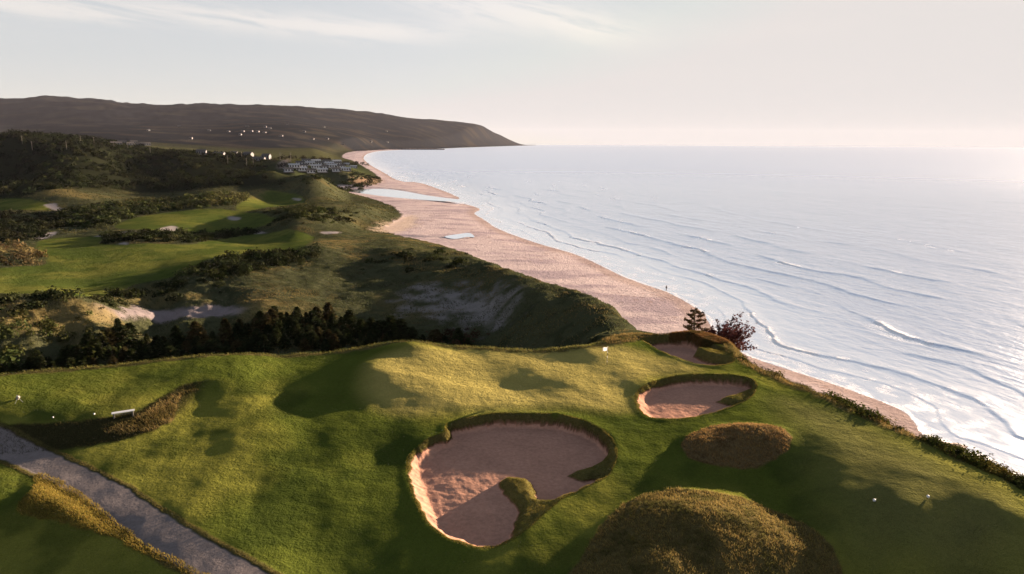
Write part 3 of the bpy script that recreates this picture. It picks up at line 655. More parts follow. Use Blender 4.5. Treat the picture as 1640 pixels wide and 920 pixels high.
def blades(P, h, wd, lean, colr, wind=(-0.25, -0.2)):
    """one bent blade of two faces per point"""
    n = len(P); a = U(0, 2 * np.pi, n); sx = np.cos(a) * wd; sy = np.sin(a) * wd; z0 = np.zeros(n)
    lx = RNG.normal(0, 1, n) * lean * h + wind[0] * h; ly = RNG.normal(0, 1, n) * lean * h + wind[1] * h
    A = P + np.stack([-sx, -sy, z0 - 0.02], 1); B = P + np.stack([sx, sy, z0 - 0.02], 1)
    M1 = P + np.stack([lx * 0.35 - sx * .7, ly * 0.35 - sy * .7, h * 0.6], 1); M2 = P + np.stack([lx * 0.35 + sx * .7, ly * 0.35 + sy * .7, h * 0.6], 1)
    T = P + np.stack([lx, ly, h], 1)
    V = np.stack([A, B, M1, M2, T], 1).reshape(-1, 3); k = np.arange(n)[:, None] * 5
    Fc = np.concatenate([k + [[0, 1, 3]], k + [[0, 3, 2]], k + [[2, 3, 4]]], 0)
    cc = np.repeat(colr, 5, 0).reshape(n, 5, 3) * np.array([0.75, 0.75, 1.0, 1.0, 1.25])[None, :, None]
    return V, Fc, cc.reshape(-1, 3)
def tris(P, N, size, colr):
    """loose leaf sprays: a triangle at every point, facing roughly N"""
    n = len(P); t1 = np.cross(N, RNG.normal(0, 1, (n, 3))); t1 /= np.linalg.norm(t1, axis=1)[:, None] + 1e-9; t2 = np.cross(N, t1)
    s = size[:, None]; V = np.stack([P - t1 * s * .5 - t2 * s * .35, P + t1 * s * .5 - t2 * s * .3, P + t2 * s * .75 + t1 * s * RNG.normal(0, .25, (n, 1))], 1).reshape(-1, 3)
    return V, np.arange(3 * n).reshape(-1, 3), np.repeat(colr, 3, 0)
def merge(parts):
    V = []; Fc = []; Cc = []; o = 0
    for v, f, c in parts: V.append(v); Fc.append(f + o); Cc.append(c); o += len(v)
    return np.concatenate(V), np.concatenate(Fc), np.concatenate(Cc)
def scatter_mask(M, n, x0, x1, y0, y1, thr=0.5):
    x = U(x0, x1, n); y = U(y0, y1, n); k = sample(M, x, y) > thr; return x[k], y[k]
def scatter_poly(poly, n):
    lo = poly.min(0); hi = poly.max(0); x = U(lo[0], hi[0], n); y = U(lo[1], hi[1], n); k = inside(x, y, poly); return x[k], y[k]
def grass_obj(name, x, y, h, wd, lean, c, label=None, amt=0.35, dark=None, zoff=0):
    P = np.stack([x, y, zat(x, y) + zoff], 1); cc = jitter(c, len(P), amt)
    if dark is not None:
        k = sstep(-0.1, 0.5, fbm(x / 2.2, y / 2.2, 3, 411))[:, None]; cc = cc * (1 - k) + jitter(dark, len(P), amt) * k
    V, Fc, Cc = blades(P, h * U(0.55, 1.3, len(P)), wd, lean, cc)
    me = np_mesh(name, V, Fc, GRASS, {'tint': Cc}, False); o = link(bpy.data.objects.new(name, me)); o['kind'] = 'stuff'; return o
x, y = scatter_mask(M_B, 260000, 4, 48, 28, 66); tuft = fbm(x / 0.5, y / 0.5, 2, 401) > -0.25; x, y = x[tuft], y[tuft]
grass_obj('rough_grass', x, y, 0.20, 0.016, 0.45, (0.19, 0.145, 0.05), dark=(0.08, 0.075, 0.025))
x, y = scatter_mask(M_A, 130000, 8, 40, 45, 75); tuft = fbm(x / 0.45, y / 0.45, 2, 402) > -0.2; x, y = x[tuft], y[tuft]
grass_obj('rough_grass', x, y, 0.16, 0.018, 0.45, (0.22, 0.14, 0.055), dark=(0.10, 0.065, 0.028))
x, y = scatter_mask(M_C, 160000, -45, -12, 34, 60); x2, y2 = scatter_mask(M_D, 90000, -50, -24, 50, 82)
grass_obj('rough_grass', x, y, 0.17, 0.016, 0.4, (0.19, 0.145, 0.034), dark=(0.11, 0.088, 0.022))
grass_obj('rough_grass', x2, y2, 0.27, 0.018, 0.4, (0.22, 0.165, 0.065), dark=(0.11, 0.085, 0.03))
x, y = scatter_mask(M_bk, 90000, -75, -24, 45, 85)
grass_obj('rough_grass', x, y, 0.16, 0.016, 0.4, (0.055, 0.05, 0.022), dark=(0.03, 0.03, 0.013))  # bank blades tinted dark to carry the same painted shade
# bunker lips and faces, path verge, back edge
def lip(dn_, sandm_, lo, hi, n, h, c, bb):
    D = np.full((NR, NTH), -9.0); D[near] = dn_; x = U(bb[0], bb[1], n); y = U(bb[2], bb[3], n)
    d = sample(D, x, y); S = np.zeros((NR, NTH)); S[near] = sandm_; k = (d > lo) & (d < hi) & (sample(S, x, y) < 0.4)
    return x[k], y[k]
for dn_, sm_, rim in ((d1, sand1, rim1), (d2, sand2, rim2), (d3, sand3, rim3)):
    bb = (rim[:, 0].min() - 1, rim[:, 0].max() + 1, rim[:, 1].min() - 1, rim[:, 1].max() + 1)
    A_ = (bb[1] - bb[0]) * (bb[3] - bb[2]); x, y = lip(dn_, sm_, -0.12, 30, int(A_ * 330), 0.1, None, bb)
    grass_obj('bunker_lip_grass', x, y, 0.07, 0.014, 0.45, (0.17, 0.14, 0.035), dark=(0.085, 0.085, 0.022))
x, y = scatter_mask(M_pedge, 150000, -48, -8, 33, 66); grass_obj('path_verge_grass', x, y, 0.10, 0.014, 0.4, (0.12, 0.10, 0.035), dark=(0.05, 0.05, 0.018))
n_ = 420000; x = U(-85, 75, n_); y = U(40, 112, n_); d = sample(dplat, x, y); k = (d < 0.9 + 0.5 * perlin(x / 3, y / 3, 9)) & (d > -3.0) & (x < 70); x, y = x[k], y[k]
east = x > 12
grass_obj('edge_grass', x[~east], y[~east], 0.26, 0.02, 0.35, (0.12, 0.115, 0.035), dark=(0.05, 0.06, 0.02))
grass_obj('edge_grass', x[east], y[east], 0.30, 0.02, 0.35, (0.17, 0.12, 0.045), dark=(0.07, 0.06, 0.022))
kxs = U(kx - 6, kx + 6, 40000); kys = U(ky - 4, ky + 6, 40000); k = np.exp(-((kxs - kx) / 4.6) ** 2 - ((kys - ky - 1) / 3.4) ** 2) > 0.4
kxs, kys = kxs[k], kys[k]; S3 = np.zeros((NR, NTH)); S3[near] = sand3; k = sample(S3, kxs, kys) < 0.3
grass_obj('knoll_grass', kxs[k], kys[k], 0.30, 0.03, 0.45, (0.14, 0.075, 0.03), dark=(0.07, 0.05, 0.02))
# marram grass on the dunes and scrub on the far rough
def dune_pts(n, r0_, r1_):
    r = np.sqrt(U(r0_ ** 2, r1_ ** 2, n)); th = U(R(-42), R(10), n); x, y = r * np.sin(th), r * np.cos(th)
    k = (sample(dveg, x, y) > 0.5) & (sample(dplat, x, y) < -7) & (sample(fm, x, y) < 0.3) & (sample(kind[..., 1], x, y) < 0.45 + 0.4 * RNG.random(n))
    return x[k], y[k]
x, y = dune_pts(330000, 98, 330)
k = fbm(x / 3.5, y / 3.5, 3, 421) + 0.5 * fbm(x / 15, y / 15, 2, 422) > -0.25; x, y = x[k], y[k]
P_ = np.stack([x, y, zat(x, y) - 0.1], 1); gold = sstep(0.0, 0.55, fbm(x / 24, y / 24, 3, 423) + 0.25 * perlin(x / 4, y / 4, 5))[:, None]
cc = jitter((0.055, 0.062, 0.030), len(x), 0.4) * (1 - gold) + jitter((0.125, 0.100, 0.042), len(x), 0.35) * gold
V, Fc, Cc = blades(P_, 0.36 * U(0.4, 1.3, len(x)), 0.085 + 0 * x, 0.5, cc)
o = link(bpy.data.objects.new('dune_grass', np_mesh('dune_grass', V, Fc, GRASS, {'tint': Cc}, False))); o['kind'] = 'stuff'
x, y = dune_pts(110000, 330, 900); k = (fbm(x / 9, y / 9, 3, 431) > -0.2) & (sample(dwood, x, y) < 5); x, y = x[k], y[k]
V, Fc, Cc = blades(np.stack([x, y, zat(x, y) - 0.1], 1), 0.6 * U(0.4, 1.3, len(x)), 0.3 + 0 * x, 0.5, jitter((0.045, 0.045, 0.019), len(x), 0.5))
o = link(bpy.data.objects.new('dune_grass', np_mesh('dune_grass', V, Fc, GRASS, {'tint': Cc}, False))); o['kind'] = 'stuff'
def crowns(x, y, rad, hgt, nt, c, name, size=0.45, zoff=0.0, amt=0.35):
    n = len(x); d = RNG.normal(0, 1, (n * nt, 3)); d /= np.linalg.norm(d, axis=1)[:, None]; d[:, 2] = np.abs(d[:, 2]) * 1.0
    rr = np.repeat(rad, nt); hh = np.repeat(hgt, nt); q = U(0.55, 1.05, n * nt)
    lob = 1 + 0.35 * np.sin(np.arctan2(d[:, 1], d[:, 0]) * 3 + np.repeat(U(0, 6, n), nt)) * (1 - d[:, 2])
    Pp = np.stack([np.repeat(x, nt) + d[:, 0] * rr * q * lob, np.repeat(y, nt) + d[:, 1] * rr * q * lob, np.repeat(zat(x, y) + zoff, nt) + d[:, 2] * hh * q], 1)
    Nn = d + RNG.normal(0, 0.45, d.shape); Nn /= np.linalg.norm(Nn, axis=1)[:, None]
    tone = np.repeat(jitter(c, n, amt), nt, 0) * U(0.7, 1.3, (n * nt, 1))
    V, Fc, Cc = tris(Pp, Nn, rr * size * U(0.6, 1.3, n * nt), tone)
    o = link(bpy.data.objects.new(name, np_mesh(name, V, Fc, LEAF, {'tint': Cc}, False))); o['kind'] = 'stuff'; return o
wx, wy = scatter_poly(wood, 36000)
k = (fbm(wx / 60, wy / 60, 3, 441) > -0.45) & ((wy < 900) | (RNG.random(len(wx)) < 0.75)) & (sample(fm, wx, wy) < 0.2); wx, wy = wx[k], wy[k]
crowns(wx, wy, U(2.2, 4.4, len(wx)) * np.where(wy > 800, 1.3, 1), U(1.8, 4.6, len(wx)), 34, (0.015, 0.018, 0.008), 'woodland', 0.5, amt=0.6)
# darker firs on the ridge at the left
rx, ry = scatter_poly(smooth_poly(hits([(-40, 232), (150, 232), (165, 222), (120, 217), (-40, 220)], ZC, 900), 3), 5000)
crowns(rx, ry, U(3, 5, len(rx)), U(5, 8, len(rx)), 26, (0.010, 0.012, 0.007), 'woodland', 0.55)
def scrub(pts, n, r0_, r1_, h, c, nt=70, rmin=105, size=0.30):
    poly = wp(pts, 4, rmin); x, y = scatter_poly(poly, n); x = x + RNG.normal(0, r1_, len(x)); y = y + RNG.normal(0, 1.6 * r1_, len(x)); k = (sample(fm, x, y) < 0.3) & (fbm(x / 9, y / 9, 2, 461) > -0.45); x, y = x[k], y[k]
    q = U(0, 1, len(x)) ** 1.7; return crowns(x, y, r0_ * 0.5 + (r1_ * 1.1 - r0_ * 0.5) * q, h * (0.3 + 1.1 * q) * U(0.8, 1.2, len(x)), nt, c, 'scrub', size, amt=0.55)
dk = (0.020, 0.024, 0.010)
scrub([(300, 440), (320, 425), (380, 412), (440, 408), (500, 405), (480, 420), (420, 436), (350, 442)], 260, 1.2, 2.6, 2.0, dk)
scrub([(130, 480), (160, 474), (250, 462), (330, 452), (345, 462), (240, 476), (150, 488)], 300, 1.0, 2.2, 1.6, dk)
scrub([(-40, 485), (20, 476), (80, 474), (105, 480), (60, 486), (0, 492)], 130, 1.0, 2.0, 1.5, dk)
scrub([(90, 345), (150, 333), (230, 330), (270, 338), (200, 346), (180, 360), (120, 362)], 900, 2.0, 4.0, 2.6, (0.028, 0.034, 0.013))
scrub([(160, 378), (230, 374), (400, 372), (390, 384), (330, 388), (180, 388)], 520, 1.5, 3.0, 1.8, dk)
scrub([(-30, 350), (100, 346), (110, 360), (60, 378), (-30, 395)], 700, 1.5, 3.5, 2.2, (0.016, 0.018, 0.009))
scrub([(-20, 424), (-10, 396), (20, 388), (55, 395), (72, 420), (30, 428)], 150, 1.2, 2.6, 2.4, (0.085, 0.065, 0.030))
scrub([(240, 322), (330, 316), (400, 314), (390, 328), (300, 334), (210, 336)], 900, 2.0, 4.0, 2.4, (0.05, 0.052, 0.020))
scrub([(420, 340), (520, 335), (560, 345), (500, 358), (430, 362)], 350, 1.5, 3.0, 1.2, (0.028, 0.032, 0.012))
scrub([(440, 294), (520, 292), (600, 290), (590, 282), (500, 284), (440, 286)], 500, 2.0, 4.0, 2.0, dk, rmin=400)
scrub([(430, 256), (480, 254), (560, 259), (600, 266), (570, 267), (470, 262), (440, 264)], 500, 2.0, 4.0, 4.0, (0.014, 0.013, 0.008), rmin=700)
scrub([(-60, 545), (60, 520), (150, 530), (170, 560), (60, 590), (-60, 600)], 110, 1.0, 2.2, 1.8, (0.040, 0.045, 0.015))
scrub([(670, 545), (700, 536), (770, 538), (775, 548), (680, 551)], 60, 0.6, 1.3, 1.1, (0.045, 0.026, 0.016))
scrub([(600, 410), (700, 402), (730, 420), (650, 425)], 40, 1.5, 3, 1.4, dk)

# ------------------------------------------------------------------ conifers
def conifer_arrays(H, R0, n_whorl, per, nt, c, lean=(0, 0), droop=0.25, gap=0.0, taper=0.85, sway=None, size=0.11, base=0.06):
    parts = []
    for i in range(n_whorl):
        t = base + (1 - base) * (i / n_whorl) ** 0.95; L0 = R0 * (1 - t) ** taper + 0.05 * H * 0.3
        for j in range(per):
            if RNG.random() < gap: continue
            a = 2 * math.pi * (j + RNG.random()) / per; L = L0 * RNG.uniform(0.6, 1.15)
            dx, dy = math.cos(a), math.sin(a)
            if sway: f = 1 + sway[2] * (dx * sway[0] + dy * sway[1]); L *= max(f, 0.25)
            s = U(0.12, 1, nt) ** 0.8; z = t * H + s * L * (0.22 - droop * s) + (L * 0.35 * s * (sway[3] if sway else 0))
            wv = (1 - s) * 0.22 * L + 0.05
            off = RNG.normal(0, 1, nt) * wv
            x = s * L * dx - off * dy + lean[0] * t * H; y = s * L * dy + off * dx + lean[1] * t * H
            if sway: x += sway[0] * s * s * L * sway[4]; y += sway[1] * s * s * L * sway[4]
            Pp = np.stack([x, y, z + RNG.normal(0, 0.03, nt) * H * 0.3], 1); Nn = np.stack([U(-.5, .5, nt), U(-.5, .5, nt), U(0.3, 1, nt)], 1); Nn /= np.linalg.norm(Nn, axis=1)[:, None]
            parts.append(tris(Pp, Nn, H * size * U(0.5, 1.2, nt), jitter(c, 1, 0.3) * U(0.7, 1.3, (nt, 1))))
    return merge(parts)
def limb_mesh(name, chains, mat, k=6):
    """tapered tubes; each chain is a list of (x,y,z,r)"""
    V = []; Fc = []
    for ch in chains:
        o0 = len(V)
        for i, (x, y, z, r) in enumerate(ch):
            a = Vector(ch[min(i + 1, len(ch) - 1)][:3]) - Vector(ch[max(i - 1, 0)][:3]); a.normalize()
            s = a.cross(Vector((0.3, 0.9, 0.1))); s.normalize(); t = a.cross(s)
            for j in range(k):
                q = 2 * math.pi * j / k; p = Vector((x, y, z)) + (s * math.cos(q) + t * math.sin(q)) * r; V.append(p[:])
        for i in range(len(ch) - 1):
            for j in range(k):
                a_ = o0 + i * k + j; b_ = o0 + i * k + (j + 1) % k; Fc.append((a_, b_, b_ + k, a_ + k))
        Fc.append(tuple(o0 + j for j in reversed(range(k)))) if k == 4 else None
    me = bpy.data.meshes.new(name); me.from_pydata(V, [], [f for f in Fc if f]); me.update()
    for p in me.polygons: p.use_smooth = True
    me.materials.append(mat); return me
def empty(name, loc, rz=0.0):
    o = bpy.data.objects.new(name, None); o.location = loc; o.rotation_euler = (0, 0, rz); o.empty_display_size = 0.2; return link(o)
def part(name, me, parent, loc=(0, 0, 0)):
    o = bpy.data.objects.new(name, me); o.location = loc; return link(o, parent)
def copy_tree(o, parent=None):
    c = o.copy(); sc.collection.objects.link(c); c.parent = parent
    for ch in [q for q in bpy.data.objects if q.parent == o and q != c]: copy_tree(ch, c)
    return c
variants = []
for i in range(4):
    H = 6.5; V, Fc, Cc = conifer_arrays(H, [2.7, 3.2, 2.4, 2.9][i], 15, 8, 13, [(0.028, 0.034, 0.013), (0.018, 0.023, 0.010), (0.046, 0.038, 0.016), (0.026, 0.030, 0.013)][i], size=0.10, droop=0.30, gap=0.10, taper=0.6)
    variants.append((np_mesh('crown', V, Fc, LEAF, {'tint': Cc}, False), limb_mesh('trunk', [[(0, 0, -0.5, 0.13), (0.02, 0, 2.5, 0.09), (0, 0.02, 6.3, 0.02)]], BARK)))
belt = wp([(-60, 600), (60, 585), (120, 575), (150, 545), (200, 535), (300, 540), (400, 522), (470, 510), (520, 508), (560, 520), (620, 535), (700, 548), (760, 552), (640, 556), (400, 576), (150, 602)], 4, 98)
bx_, by_ = scatter_poly(belt, 2600); dpl = sample(dplat, bx_, by_); ok = dpl < -9; bx_, by_ = bx_[ok], by_[ok]
chosen = []
for x, y in zip(bx_, by_):
    if all((x - a) ** 2 + (y - b) ** 2 > 3.4 for a, b in chosen): chosen.append((x, y))
    if len(chosen) >= 210: break
LBL_BELT = 'dark bushy spruce in the thick belt of conifers behind the green'
for i, (x, y) in enumerate(chosen):
    e = empty('spruce_tree', (x, y, float(zat(x, y)) - 0.2), RNG.uniform(0, 6.28)); s = 0.32 + 0.58 * RNG.random() ** 1.3; e.scale = (s * RNG.uniform(0.8, 1.35), s * RNG.uniform(0.8, 1.3), s * 0.8)
    cme, tme = variants[i % 4]; part('crown', cme, e); part('trunk', tme, e)
    tag(e, LBL_BELT, 'tree', 'spruces in the dark belt behind the green')
scrub([(-40, 606), (150, 590), (400, 566), (560, 552), (640, 548), (700, 548), (560, 535), (400, 540), (200, 560), (0, 590)], 420, 0.9, 2.0, 1.8, (0.030, 0.034, 0.012), rmin=98)

# the two wind-shaped trees on the knoll
def hero(px, py, top, label, V3, chains, sc_):
    DT = 96.0
    x, y, _ = at_z(px, py, 0, DT); zt = at_z(px + 3, top - 3, 0, DT)[2]; zb = float(zat(x, y)) - 0.2; e = empty('spruce_tree', (x, y, zb)); pass
    q = (zt - zb) / sc_; e.scale = (1.2 * q, 1.2 * q, q); V, Fc, Cc = V3
    part('crown', np_mesh('crown', V, Fc, LEAF, {'tint': Cc}, False), e); part('trunk', limb_mesh('trunk', chains, BARK), e); tag(e, label, 'tree'); return e
def flag_tree():
    P_ = []; ch = [[(0, 0, 0, 0.12), (0.05, 0, 1.3, 0.09), (-0.02, 0.02, 2.6, 0.05), (0.0, 0, 3.9, 0.012)]]
    for i in range(38):
        t = 0.18 + 0.80 * i / 38; z = t * 3.7; a = i * 2.4 + RNG.uniform(-.4, .4); L = 1.75 * (1 - t) ** 0.62 * RNG.uniform(0.55, 1.1) + 0.12
        dx, dy = math.cos(a), math.sin(a); L *= 1 + 0.15 * dx; rise = RNG.uniform(0.05, 0.35)
        pts = [(dx * L * s, dy * L * s, z + L * s * (rise * s - 0.05), 0.03 * (1 - s) + 0.006) for s in (0, 0.35, 0.7, 1.0)]; ch.append(pts)
        nt = 110; s = U(0.3, 1.05, nt); off = RNG.normal(0, 0.07, nt) * (0.5 + L * 0.5)
        Pp = np.stack([dx * L * s - dy * off, dy * L * s + dx * off, z + L * s * (rise * s - 0.05) + RNG.normal(0, 0.05, nt)], 1)
        Nn = RNG.normal(0, 1, (nt, 3)) + [0, 0, 1]; Nn /= np.linalg.norm(Nn, axis=1)[:, None]
        P_.append(tris(Pp, Nn, U(0.06, 0.13, nt), jitter((0.075, 0.048, 0.024), 1, 0.25) * U(0.7, 1.3, (nt, 1))))
    return merge(P_), ch
def fan_tree():
    P_ = []; ch = [[(0, 0, 0, 0.13), (0.25, 0, 0.7, 0.10), (0.55, 0.1, 1.4, 0.07), (0.7, 0.1, 2.2, 0.03)]]
    for i in range(95):
        ang = RNG.uniform(-75, 150); q = R(ang); L = RNG.uniform(1.1, 2.5) * (1.0 if ang < 95 else 0.75); dep = RNG.uniform(-0.9, 0.9); s0 = RNG.uniform(0.1, 0.9)
        bx0, bz0 = 0.6 * s0, 0.25 + 1.5 * s0; dx, dz = math.cos(q), math.sin(q) * 0.9; 
        if dz < -0.3: L *= 0.6
        pts = [(bx0 + dx * L * s, dep * L * s * 0.8, bz0 + dz * L * s + 0.12 * L * s * s, 0.03 * (1 - s) + 0.006) for s in (0, 0.35, 0.7, 1.0)]; ch.append(pts)
        nt = 110; s = U(0.12, 1.05, nt); off = RNG.normal(0, 0.08, (nt, 3))
        Pp = np.stack([bx0 + dx * L * s, dep * L * s * 0.8, bz0 + dz * L * s + 0.12 * L * s * s], 1) + off
        Nn = RNG.normal(0, 1, (nt, 3)); Nn /= np.linalg.norm(Nn, axis=1)[:, None]
        P_.append(tris(Pp, Nn, U(0.08, 0.17, nt), jitter((0.060, 0.024, 0.022), 1, 0.3) * U(0.6, 1.4, (nt, 1))))
    return merge(P_), ch
v3, ch = flag_tree(); hero(1111, 537, 493, 'open wind-flagged spruce with visible trunk, left of the two trees above the beach', v3, ch, 3.95)
v3, ch = fan_tree(); hero(1142, 543, 507, 'dense dark reddish spruce fanned over to the right, on the knoll above the beach', v3, ch, 3.7)

# ------------------------------------------------------------------ bushes along the cliff edge
shv = []
for i, c in enumerate([(0.045, 0.050, 0.012), (0.085, 0.070, 0.018), (0.030, 0.034, 0.012)]):
    nt = 620; d = RNG.normal(0, 1, (nt, 3)); d /= np.linalg.norm(d, axis=1)[:, None]; d[:, 2] = np.abs(d[:, 2]); lob = 1 + 0.3 * np.sin(d[:, 0] * 5 + i) * np.cos(d[:, 1] * 4 + 2 * i)
    q = U(0.45, 1.08, nt) * lob; Pp = d * q[:, None] * [1.0, 0.8, 0.75]; Nn = d + RNG.normal(0, .5, d.shape); Nn /= np.linalg.norm(Nn, axis=1)[:, None]
    V, Fc, Cc = tris(Pp, Nn, U(0.07, 0.17, nt), jitter(c, nt, 0.4)); 
    st = [[(0, 0, -0.3, 0.03), (0.5 * math.cos(a), 0.4 * math.sin(a), 0.45, 0.008)] for a in (0.3, 1.6, 2.7, 4.2, 5.4)]
    shv.append((np_mesh('foliage', V, Fc, LEAF, {'tint': Cc}, False), limb_mesh('stem', st, BARK)))
edge_px = smooth_poly([(1180, 573), (1215, 588), (1250, 603), (1290, 618), (1330, 638), (1380, 664), (1430, 688), (1480, 712), (1530, 735), (1580, 760), (1640, 790), (1700, 820)], 7, False)
for i in range(170):
    t = RNG.uniform(0, len(edge_px) - 1.01); k = int(t); px, py = edge_px[k] + (edge_px[k + 1] - edge_px[k]) * (t - k)
    x, y = hit(px, py, PB); off = RNG.uniform(0.5, 2.4); nx, ny = 0.85, 0.5; x += nx * off; y += ny * off
    s = RNG.uniform(0.55, 1.15) * (1.25 if 1320 < px < 1400 or 1470 < px < 1560 else 1.0) * (0.55 if 1400 < px < 1450 else 1)
    e = empty('shrub', (x, y, float(zat(x, y)) - 0.12), RNG.uniform(0, 6.28)); e.scale = (s * 1.1, s * 1.1, s)
    part('foliage', shv[i % 3][0], e); part('stem', shv[i % 3][1], e); tag(e, 'low leafy bush in the hedge-like row along the cliff edge above the beach', 'shrub', 'bushes along the cliff edge')
# ------------------------------------------------------------------ small solid things
def bm_mesh(name, bm, mat, smooth=False):
    bmesh.ops.recalc_face_normals(bm, faces=bm.faces); me = bpy.data.meshes.new(name); bm.to_mesh(me); bm.free(); me.materials.append(mat)
    if smooth:
        for p in me.polygons: p.use_smooth = True
    return me
def box(bm, x0, x1, y0, y1, z0, z1):
    v = [bm.verts.new(p) for p in ((x0, y0, z0), (x1, y0, z0), (x1, y1, z0), (x0, y1, z0), (x0, y0, z1), (x1, y0, z1), (x1, y1, z1), (x0, y1, z1))]
    for f in ((0, 1, 2, 3), (4, 5, 6, 7), (0, 1, 5, 4), (1, 2, 6, 5), (2, 3, 7, 6), (3, 0, 4, 7)): bm.faces.new([v[i] for i in f])
def boxes(name, lst, mat):
    bm = bmesh.new()
    for b in lst: box(bm, *b)
    return bm_mesh(name, bm, mat)
def tube(name, rows, mat, k=14, smooth=True):
    """rows of (x, y, z, r): a closed lathe that follows its own axis"""
    bm = bmesh.new(); rings = []
    for i, (x, y, z, r) in enumerate(rows):
        a = Vector(rows[min(i + 1, len(rows) - 1)][:3]) - Vector(rows[max(i - 1, 0)][:3])
        if a.length < 1e-6: a = Vector((0, 0, 1))
        a.normalize(); s = a.cross(Vector((0.21, 0.95, 0.13))).normalized(); t = a.cross(s)
        rings.append([bm.verts.new(Vector((x, y, z)) + (s * math.cos(2 * math.pi * j / k) + t * math.sin(2 * math.pi * j / k)) * r) for j in range(k)])
    for a, b in zip(rings, rings[1:]):
        for j in range(k): bm.faces.new((a[j], a[(j + 1) % k], b[(j + 1) % k], b[j]))
    bm.faces.new(rings[0]); bm.faces.new(rings[-1]); return bm_mesh(name, bm, mat, smooth)
WHITE = plain("white_paint", (0.55, 0.56, 0.58), 0.45); BLACK = plain("black_plastic", (0.015, 0.015, 0.018), 0.45); DARKC = plain("dark_cloth", (0.03, 0.03, 0.04), 0.9)
CLOTH = plain("white_cloth", (0.75, 0.74, 0.76), 0.8); STEEL = plain("steel", (0.55, 0.55, 0.56), 0.35, 0.9); CREAM = plain("cream_paint", (0.45, 0.43, 0.36), 0.5)
SIDING = plain("white_siding", (0.42, 0.43, 0.45), 0.7); GLASS = plain("window_glass", (0.03, 0.035, 0.045), 0.12); ROOFD = plain("dark_shingles", (0.055, 0.05, 0.05), 0.9, bump=0.02); ROOFL = plain("grey_metal_roof", (0.30, 0.31, 0.33), 0.5)
WOODG = plain("weathered_wood", (0.11, 0.10, 0.085), 0.9, bump=0.01); SKIN = plain("skin", (0.42, 0.26, 0.19), 0.6); ROCK = plain("wet_rock", (0.16, 0.09, 0.065), 0.9, bump=0.05, scale=4); HAIRM = plain("hair", (0.03, 0.02, 0.015), 0.8)
BRONZE = plain("bronze_bag_trim", (0.30, 0.27, 0.22), 0.7)
def ground_at(px, py, rmin=0):
    x, y = hit(px, py, ZC, rmin); return x, y, float(zat(x, y))

# flag in its hole on the green
x, y, z = ground_at(972, 585)
e = empty('golf_flag', (x, y, z), 0); tag(e, 'banded flagstick with small white flag standing on the putting green', 'golf flag')
for k in range(4):
    part('pole_band', tube('pole_band', [(0, 0, k * 0.55 - (0.08 if k == 0 else 0), 0.028), (0, 0, (k + 1) * 0.55, 0.028)], [BLACK, CREAM, BLACK, CREAM][k], 8), e)
bm = bmesh.new(); nx_, nz_ = 12, 6; g = [[bm.verts.new((-0.58 * i / nx_, 0.05 * math.sin(i * 0.9) * i / nx_ - 0.02, 2.20 - 0.46 * j / nz_ - 0.05 * (i / nx_) ** 2)) for j in range(nz_ + 1)] for i in range(nx_ + 1)]
for i in range(nx_):
    for j in range(nz_): bm.faces.new((g[i][j], g[i + 1][j], g[i + 1][j + 1], g[i][j + 1]))
bmesh.ops.solidify(bm, geom=bm.faces[:], thickness=0.006); part('flag', bm_mesh('flag', bm, CLOTH, True), e)
part('knob', tube('knob', [(0, 0, 2.2, 0.012), (0, 0, 2.215, 0.028), (0, 0, 2.24, 0.03), (0, 0, 2.26, 0.008)], WHITE, 10), e)

# tee markers: a painted dome on a spike
def tee_marker(px, py, label, r=0.11):
    x, y, z = ground_at(px, py); e = empty('tee_marker', (x, y, z)); tag(e, label, 'tee marker', 'tee markers on the mown grass')
    rows = [(0, 0, r * (1 - math.cos(a)) + 0.02, max(r * math.sin(a), 0.004)) for a in [math.pi * i / 10 for i in range(11)]]
    part('ball', tube('ball', rows, WHITE, 16), e); part('spike', tube('spike', [(0, 0, -0.10, 0.006), (0, 0, 0.05, 0.014)], STEEL, 8), e)
tee_marker(1400, 804, 'white ball tee marker, left of the pair at lower right'); tee_marker(1486, 798, 'white ball tee marker, right of the pair, nearer the cliff edge')
tee_marker(151, 665, 'small white tee marker just left of the white bench', 0.085); tee_marker(85, 670, 'small pale tee marker farthest left on the raised tee', 0.07)

# bench
x, y, z = ground_at(198, 667)
e = empty('bench', (x, y, z + 0.02), R(28)); tag(e, 'backless white bench beside the tawny grass bank at left', 'bench')
part('seat', boxes('seat', [(-0.95, 0.95, -0.25 + 0.17 * i, -0.10 + 0.17 * i, 0.42, 0.47) for i in range(3)], WHITE), e)
for s in (-1, 1): part('leg', boxes('leg', [(s * 0.78 - 0.06, s * 0.78 + 0.06, -0.22, 0.22, -0.15, 0.417)], WOODG), e)
part('stretcher', boxes('stretcher', [(-0.72, 0.72, -0.03, 0.03, 0.18, 0.25)], WOODG), e)

# stand bag leaning over on the left tee
x, y, z = ground_at(29, 643)
e = empty('golf_bag', (x, y, z), R(-48)); e.scale = (1.15, 1.15, 1.15); tag(e, 'dark golf bag with white trim leaning on its stand on the left tee', 'golf bag')
ax_ = Vector((0.93, 0, 0.37)).normalized()
def along(t, off=(0, 0, 0)): p = Vector((-0.42, 0, 0.14)) + ax_ * t + Vector(off); return p
def bag_rows(t0, t1, r0_, r1_, n=5): return [(*along(t0 + (t1 - t0) * i / n), r0_ + (r1_ - r0_) * i / n) for i in range(n + 1)]
part('bag_body', tube('bag_body', bag_rows(0, 0.86, 0.115, 0.135), DARKC, 16), e); part('rim', tube('rim', bag_rows(0.862, 0.93, 0.145, 0.15, 2), BRONZE, 16), e)
part('base', tube('base', bag_rows(-0.06, -0.002, 0.12, 0.125, 2), BLACK, 16), e)
part('pocket', tube('pocket', [(*along(0.12 + 0.1 * i, (0.07, 0.0, -0.085)), [0.03, 0.075, 0.08, 0.078, 0.03][i]) for i in range(5)], BRONZE, 12), e)
